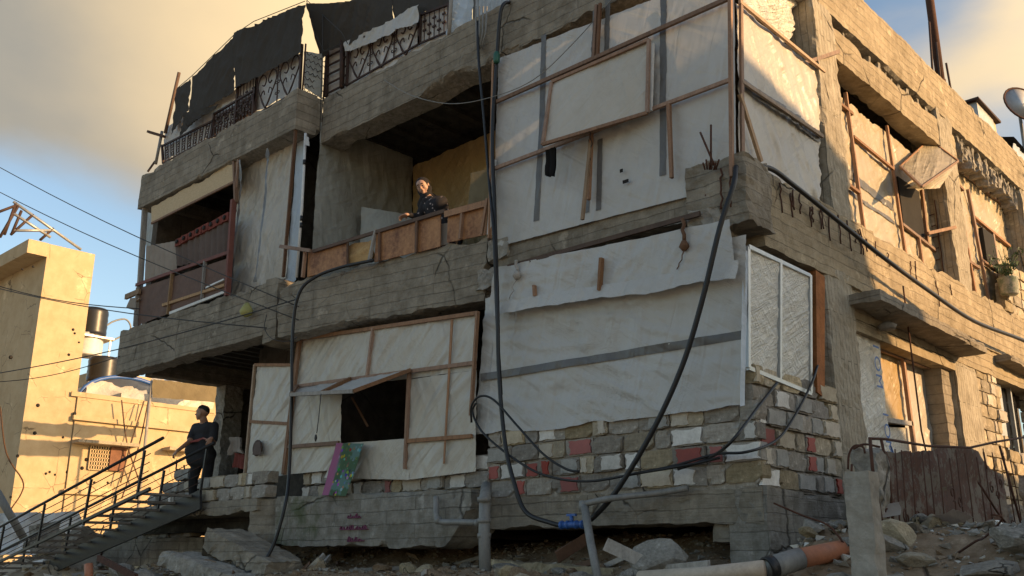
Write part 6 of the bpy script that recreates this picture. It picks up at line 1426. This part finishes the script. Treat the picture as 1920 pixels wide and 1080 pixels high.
mb = MB(); rough(mb, P(1150, 1066, -.1), P(905, 1050, -.1), .3, .3, seg=.07, chip=.1, amp=.03, seed=342, rag=.05); tagm(mb, 'buried_beam', [MC['blockg']], 'earth covered beam lying under the middle plinth gap', 'beam')
mb = MB(); mb.bar(P(185, 1046, -2.0), P(255, 1082, -2.0), .05, .08); tagm(mb, 'rusty_beam', 'rust', 'rusty steel beam lying in the rubble under the stair', 'beam')
mb = MB(); mb.tube([P(166, 1058, -2.2), P(167, 1090, -2.2)], .06, 10); tagm(mb, 'clay_pipe', 'pvco', 'short upright clay pipe below the stair', 'pipe')
# lot at the far left: bluish tent sheet, post, pole, crumpled concrete
mb = MB(); sheet(mb, Q(-30, 1040, -22), Q(172, 1042, -22), Q(150, 958, -22), Q(-30, 962, -22), seed=350, amp=.14, ang=.6, res=.1, rag=(0, .3, .1, 0)); tagm(mb, 'tent_sheet', 'tarpb', 'bluish plastic sheet of a low tent behind the stair railing', 'tent')
mb = MB(); mb.tube([Q(-6, 922, -18), Q(46, 1012, -18)], .09, 8); tagm(mb, 'leaning_pole', 'pvc', 'pale grey pipe leaning at the far left edge', 'pole')
mb = MB(); rough(mb, Q(56, 1040, -16), Q(56, 984, -16), .3, .5, up=(0, -1, 0), seg=.1, chip=.1, amp=.04, seed=351, ragend=.05); tagm(mb, 'post_stump', [MC['broken']], 'pale concrete post stump behind the stair railing', 'post')
mb = MB(); rough(mb, Q(120, 1030, -15), Q(142, 984, -15), .4, .5, up=(0, -1, 0), seg=.1, chip=.1, amp=.05, seed=352, ragend=.1); tagm(mb, 'slab_fragment', [MC['beam']], 'pointed grey slab fragment propped behind the stair', 'slab')
for k in range(7):
    r_ = random.Random(k); x = rr.uniform(-20, -13); y = rr.uniform(-2.5, 2); z = gz(x, y)
    mb = MB(); pts = [Vector((x, y, z))]
    for j in range(5): pts.append(pts[-1]+Vector((r_.uniform(-.5, .5), r_.uniform(-.4, .4), r_.uniform(-.05, .5))))
    mb.tube(smooth_pts(pts, 3), .018, 4); tag(mb.build('twisted_rebar', [MC['rust']]), 'twisted iron bar sticking out of the rubble on the open lot', 'rebar', 'twisted bars on the open lot')
# wrought chair-like frame by the man
mb = MB()
for a, b in [((330, 880), (352, 882)), ((332, 862), (330, 880)), ((345, 872), (352, 930)), ((332, 882), (338, 935)), ((330, 905), (352, 903))]: mb.tube([P(*a, .6), P(*b, .6)], .015, 5)
tagm(mb, 'metal_frame', 'iron', 'thin metal frame standing on the platform left of the man', 'frame')
# magenta spray strokes on the plinth
rr2 = random.Random(3)
for row, (x0, x1, y_k) in enumerate([(652, 676, 968), (638, 690, 990), (652, 682, 1012)]):
    mb = MB(); n_ = (x1-x0)//4
    for k in range(n_):
        x = x0+k*4; h_ = rr2.uniform(3, 9); A = P(x, y_k+3, -.373); B = P(x+rr2.uniform(-1, 3), y_k+3-h_, -.373); mb.bar(A, B, .012, rr2.uniform(.015, .03), up=(0, 1, 0))
    mb.bar(P(x0, y_k+3, -.371), P(x1, y_k+2, -.371), .02, .012, jit=.004); part('spray_mark', mb, [MC['magenta']], HOUSE)

# ================================================================ PEOPLE
import bmesh
def body_mesh(prims, mats, voxel=.011, name='body', parent=None, smooth_it=6):
    """prims: (material index, A, B, rA, rB[, squash]) tapered capsules fused into one continuous skin"""
    bm = bmesh.new()
    for pr in prims:
        mi, A, B, ra, rb = pr[:5]; A, B = Vector(A), Vector(B); L = (B-A).length; n_ = max(2, int(L/(min(ra, rb)*.5))+1)
        sq = pr[5] if len(pr) > 5 else None
        # ring loft with hemispherical ends
        t = (B-A).normalized() if L > 1e-5 else Vector((0, 0, 1)); u = sq[0].cross(t).normalized() if sq else t.orthogonal().normalized(); w = t.cross(u).normalized()
        prof = [(-math.cos(a)*ra, math.sin(a)*ra) for a in (0.05, .45, .9, 1.3)]+[(L*k/n_, ra+(rb-ra)*k/n_) for k in range(n_+1)]+[(L+math.sin(a)*rb, math.cos(a)*rb) for a in (.3, .7, 1.1, 1.52)]
        rings = []
        for h, r in prof:
            rings.append([bm.verts.new(A+t*h+(u*math.cos(q)*(sq[1] if sq else 1)+w*math.sin(q)*(sq[2] if sq else 1))*r) for q in [2*math.pi*k/14 for k in range(14)]])
        for r0, r1 in zip(rings, rings[1:]):
            for k in range(14): bm.faces.new((r0[k], r0[(k+1) % 14], r1[(k+1) % 14], r1[k]))
        bm.faces.new(rings[0][::-1]); bm.faces.new(rings[-1])
    me = bpy.data.meshes.new('tmp'); bm.to_mesh(me); bm.free(); tmp = bpy.data.objects.new('tmp', me); COL.objects.link(tmp)
    md = tmp.modifiers.new('r', 'REMESH'); md.mode = 'VOXEL'; md.voxel_size = voxel; md.use_smooth_shade = True
    sm = tmp.modifiers.new('s', 'SMOOTH'); sm.iterations = smooth_it; sm.factor = .5
    dg = bpy.context.evaluated_depsgraph_get(); out = bpy.data.meshes.new_from_object(tmp.evaluated_get(dg)); COL.objects.unlink(tmp); bpy.data.objects.remove(tmp)
    V_ = np.zeros(len(out.vertices)*3); out.vertices.foreach_get('co', V_); V_ = V_.reshape(-1, 3)
    best = np.full(len(V_), 1e9); idx = np.zeros(len(V_), int)
    for pr in prims:
        mi, A, B, ra, rb = pr[:5]; A, B = np.array(A), np.array(B); d = B-A; L2 = max(d.dot(d), 1e-9); t = np.clip(((V_-A)@d)/L2, 0, 1); dist = np.linalg.norm(V_-(A+t[:, None]*d), axis=1)-(ra+(rb-ra)*t)
        m_ = dist < best; best[m_] = dist[m_]; idx[m_] = mi
    org = np.array(wloc(parent)); out.vertices.foreach_set('co', (V_-org).ravel())
    out.materials.clear()
    for m_ in mats: out.materials.append(m_)
    lt = np.zeros(len(out.loops), dtype=np.int64); out.loops.foreach_get('vertex_index', lt); ls = np.zeros(len(out.polygons), dtype=np.int64); out.polygons.foreach_get('loop_start', ls)
    out.polygons.foreach_set('material_index', idx[lt[ls]].astype(np.int32)); out.polygons.foreach_set('use_smooth', [True]*len(out.polygons)); out.update()
    out.name = name; o = bpy.data.objects.new(name, out); COL.objects.link(o); o.parent = parent; return o
def hand_prims(wrist, dirv, palmn, mi, curl=.6, s_=1.0, side=1):
    """palm, four unequal bent fingers and a thumb leaving the side of the palm"""
    d = Vector(dirv).normalized(); n_ = Vector(palmn); n_ = (n_-d*n_.dot(d)).normalized(); x = d.cross(n_).normalized()*side; W_ = Vector(wrist); out = []
    for k in range(4): out.append((mi, W_+x*(k-1.5)*.012*s_, W_+d*.085*s_+x*(k-1.5)*.020*s_, .015*s_, .012*s_))
    for k, l in enumerate((.066, .075, .070, .054)):
        b = W_+d*.09*s_+x*(k-1.5)*.021*s_; p1 = b+(d*math.cos(curl*.6)+n_*math.sin(curl*.6))*l*.5*s_; p2 = p1+(d*math.cos(curl*1.6)+n_*math.sin(curl*1.6))*l*.32*s_; p3 = p2+(d*math.cos(curl*2.6)+n_*math.sin(curl*2.6))*l*.28*s_
        out += [(mi, b, p1, .0095*s_, .009*s_), (mi, p1, p2, .009*s_, .008*s_), (mi, p2, p3, .008*s_, .007*s_)]
    b = W_+d*.02*s_-x*.03*s_; p1 = b-x*.028*s_+d*.03*s_+n_*.012*s_; p2 = p1+d*.026*s_+n_*.016*s_-x*.004*s_
    out += [(mi, W_+d*.02*s_, b, .014*s_, .013*s_), (mi, b, p1, .013*s_, .011*s_), (mi, p1, p2, .011*s_, .009*s_)]
    return out
def head_prims(c, face, up, mi, s_=1.0):
    f = Vector(face).normalized(); u = Vector(up); u = (u-f*u.dot(f)).normalized(); r = f.cross(u).normalized()
    def q(a, b, c_): return Vector(c)+(r*a+f*b+u*c_)*s_
    out = [(mi, q(0, -.025, .03), q(0, .01, .035), .088*s_, .084*s_), (mi, q(0, .02, -.03), q(0, .035, -.065), .062*s_, .040*s_), (mi, q(-.02, .01, -.03), q(.02, .01, -.03), .062*s_, .062*s_),
           (mi, q(0, .070, -.088), q(0, .060, -.088), .020*s_, .02*s_),                       # chin
           (mi, q(0, .088, .012), q(0, .112, -.022), .009*s_, .014*s_), (mi, q(-.012, .098, -.026), q(.012, .098, -.026), .009*s_, .009*s_),   # nose
           (mi, q(-.022, .086, -.055), q(.022, .086, -.055), .009*s_, .009*s_), (mi, q(-.018, .085, -.066), q(.018, .085, -.066), .008*s_, .008*s_),   # lips
           (mi, q(-.045, .075, .030), q(-.012, .086, .026), .010*s_, .010*s_), (mi, q(.012, .086, .026), q(.045, .075, .030), .010*s_, .010*s_),   # brows
           (mi, q(-.048, .055, -.015), q(-.04, .06, -.02), .018*s_, .018*s_), (mi, q(.048, .055, -.015), q(.04, .06, -.02), .018*s_, .018*s_),
           (mi, q(-.086, -.005, .02), q(-.088, -.012, -.028), .014*s_, .011*s_), (mi, q(.086, -.005, .02), q(.088, -.012, -.028), .014*s_, .011*s_)]
    return out, q
def face_bits(par, q, s_, hairm=None):
    for sx in (-1, 1):
        mb = MB(); c = q(sx*.029, .079, .008); mb.lathe(c-Vector((0, 0, .0)), [(.001, -.012*s_), (.010*s_, -.006*s_), (.012*s_, 0), (.010*s_, .006*s_), (.001, .012*s_)], 8); part('eye', mb, [MC['void2']], par)
        mb = MB(); mb.tube([q(sx*.012, .097, .034), q(sx*.03, .095, .040), q(sx*.05, .082, .034)], .005*s_, 5); part('eyebrow', mb, [MC['hair']], par)
    mb = MB(); mb.tube([q(-.020, .094, -.060), q(0, .098, -.060), q(.020, .094, -.060)], .003*s_, 4); part('mouth_line', mb, [plain('lip', (.12, .04, .03), .6)], par)
# --- the man
mfeet = P(352, 930, .12); MX, MY = -10.50, .0
MAN = thing('person', 'standing man in a black t-shirt with red print, both hands on the stair handrail', 'person', (MX, MY, 2.42))
z0 = 2.42
def m3(x, y, z): return Vector((MX+x, MY+y, z0+z))
hc = m3(.02, -.08, 1.62); face = Vector((-.80, -.60, .02)); rh = face.cross(Vector((0, 0, 1))).normalized()   # rh: his right is to the camera side
fwd = Vector((.30, -.95, 0)).normalized(); rt = Vector((fwd.y, -fwd.x, 0)).normalized()
if rt.x > 0: rt = -rt   # rt points to -X (screen left)
hp, hq = head_prims(hc, face, (0, 0, 1), 0, 1.08)
sL, sR = m3(0, 0, 1.40)+rt*.205, m3(0, 0, 1.40)-rt*.215
hiL, hiR = m3(.02, .03, .92)+rt*.10, m3(.02, .03, .92)-rt*.10
wL = P(333, 845, -.56); eL = (sL+wL)/2+Vector((.02, .04, -.05)); wR = P(390, 826, -.22); eR = sR+Vector((.10, -.05, -.31))
wR = P(396, 822, -.38)
prims = hp+[(0, hc+Vector((.02, .02, -.10)), m3(.0, .0, 1.42), .062, .075),
    (1, m3(0, -.02, 1.38)+rt*.13, m3(0, -.02, 1.38)-rt*.13, .095, .095), (1, m3(0, -.02, 1.30)+rt*.09, m3(0, -.02, 1.30)-rt*.09, .145, .145), (1, m3(0, -.05, 1.14)+rt*.10, m3(0, -.05, 1.14)-rt*.10, .160, .160), (1, m3(0, -.06, .99)+rt*.11, m3(0, -.06, .99)-rt*.11, .165, .165), (1, m3(0, -.03, .86)+rt*.10, m3(0, -.03, .86)-rt*.10, .165, .165),
    (1, sL, sL+(eL-sL)*.75, .076, .070), (1, sR, sR+(eR-sR)*.75, .078, .074),
    (0, sL+(eL-sL)*.6, eL, .052, .044), (0, eL, wL, .044, .030), (0, sR+(eR-sR)*.6, eR, .052, .046), (0, eR, wR, .046, .032),
    (2, hiL, m3(.02, -.05, .50)+rt*.11, .115, .080), (2, m3(.02, -.05, .50)+rt*.11, m3(.02, 0, .08)+rt*.12, .078, .062), (2, hiR, m3(.03, .02, .50)-rt*.12, .115, .080), (2, m3(.03, .02, .50)-rt*.12, m3(.03, .06, .08)-rt*.13, .078, .062),
    (2, hiL, hiR, .13, .13), (3, m3(.02, .03, .04)+rt*.12, m3(.02, .03, .035)+rt*.12+fwd*.18, .045, .038), (3, m3(.03, .08, .04)-rt*.13, m3(.03, .08, .035)-rt*.13+fwd*.18, .045, .038)]
prims += hand_prims(wL, Vector((-.5, -.3, -.55)), Vector((-.2, .3, -.6)), 0, .9, 1.08, -1)+hand_prims(wR, Vector((-.35, -.2, -.8)), Vector((-.5, .3, -.2)), 0, .8, 1.08, 1)
body_mesh(prims, [MC['skin'], MC['shirt'], MC['trous'], MC['shoe']], .011, 'body', MAN)
face_bits(MAN, hq, 1.08)
hairp = [(0, hq(0, -.035, .045), hq(0, .005, .062), .090, .084)]
body_mesh(hairp, [MC['hair']], .012, 'hair', MAN, 2)
# shirt print: slanting pale and red flash lying on the chest
def chest_pt(px, py, y): return P(px, py, y)
n_pr = Vector((0, -1, 0))
for a, b, w_, m_ in (((361, 828), (378, 812), .045, 'pred'), ((376, 815), (389, 802), .055, 'pbeige'), ((387, 804), (397, 793), .035, 'pgrey')):
    mb = MB(); A, B = P(*a, -.26), P(*b, -.26); mb.bar(A, B, .012, w_*1.3, up=(0, 0, 1), jit=.004)
    print_o = part('shirt_print', mb, [MC[m_]], MAN); 
    sw = print_o.modifiers.new('sub', 'SUBSURF'); sw.subdivision_type = 'SIMPLE'; sw.levels = 4; sw.render_levels = 4
    sk = print_o.modifiers.new('wrap', 'SHRINKWRAP'); sk.target = [c_ for c_ in MAN.children if c_.name.startswith('body')][0]; sk.wrap_method = 'NEAREST_SURFACEPOINT'; sk.offset = .004
# --- the woman
WC = PB(793, 352, -.10); wc = P(793, 350, .02)
wbase = Vector((wc.x+.18, .22, 5.75))
WO = thing('person', 'young woman in a black flowered headscarf and dress leaning on the plywood parapet', 'person', wbase)
def flower():
    m_, t = M_('black_flowered_cloth'); n = N(t); o = obj_coord(n)
    vo = n('ShaderNodeTexVoronoi', {'Vector': o, 'Scale': 16.0}); pet = n.ramp(n.math('ADD', vo.outputs[0], n.math('MULTIPLY', n.noise(o, 60, 2), .25)), .30, .36, 1, 0)
    c = n.mix(pet, (.010, .009, .012), (.30, .25, .24)); p = n('ShaderNodeBsdfPrincipled', {'Base Color': c, 'Roughness': .9}); t.links.new(p.outputs[0], n('ShaderNodeOutputMaterial').inputs[0]); return m_
MC['flower'] = flower(); MC['cloth2'] = plain('black_scarf', (.014, .013, .015), .9, var=.3, sc=9, bump=.2)
hc = wc.copy(); fw = Vector((.40, -.83, -.36)).normalized(); upw = Vector((-.16, -.2, .95))
hp, hq = head_prims(hc, fw, upw, 0, 1.0)
chest = hc+Vector((.16, .10, -.33)); hips = hc+Vector((.28, .22, -.80)); shL, shR = hc+Vector((.0, .05, -.23)), hc+Vector((.28, .14, -.25))
hand = PB(762, 402, -.02); elbow = hc+Vector((-.05, -.02, -.46))
prims = hp+[(0, hc+Vector((.02, .03, -.08)), hc+Vector((.10, .08, -.24)), .05, .055), (1, shL+Vector((.04, 0, 0)), shR-Vector((.04, 0, 0)), .085, .085), (1, chest-Vector((.08, 0, 0)), chest+Vector((.09, 0, 0)), .13, .13), (1, chest, hips, .15, .16), (1, hips, hips+Vector((.02, .02, -.75)), .17, .18),
    (1, shL, elbow, .062, .055), (1, elbow, hand+(elbow-hand)*.25, .054, .036), (0, hand+(elbow-hand)*.25, hand, .028, .024), (1, shR, shR+Vector((.08, .02, -.28)), .066, .056), (1, shR+Vector((.08, .02, -.28)), shR+Vector((-.10, -.16, -.38)), .052, .04)]
prims += hand_prims(hand, Vector((-.85, -.1, -.12)), Vector((0, -.3, -1)), 0, .7, .95, 1)
body_mesh(prims, [MC['skinl'], MC['flower']], .010, 'body', WO)
face_bits(WO, hq, 1.0)
# scarf: hood around the face, open at the front
sc = [(0, hq(0, -.045, .035), hq(0, -.02, .045), .104, .100), (0, hq(-.055, -.03, -.05), hq(-.035, .0, -.10), .060, .055), (0, hq(.055, -.03, -.05), hq(.035, .0, -.10), .060, .055), (0, hq(-.03, .01, -.135), hq(.03, .01, -.135), .060, .060), (0, hq(-.02, .035, -.15), hq(.03, .03, -.17), .062, .07), (0, hq(.02, -.03, -.14), hq(.10, -.06, -.24), .075, .10), (0, hq(-.02, -.03, -.14), hq(-.06, -.06, -.22), .07, .08)]
body_mesh(sc, [MC['cloth2']], .011, 'headscarf', WO, 4)
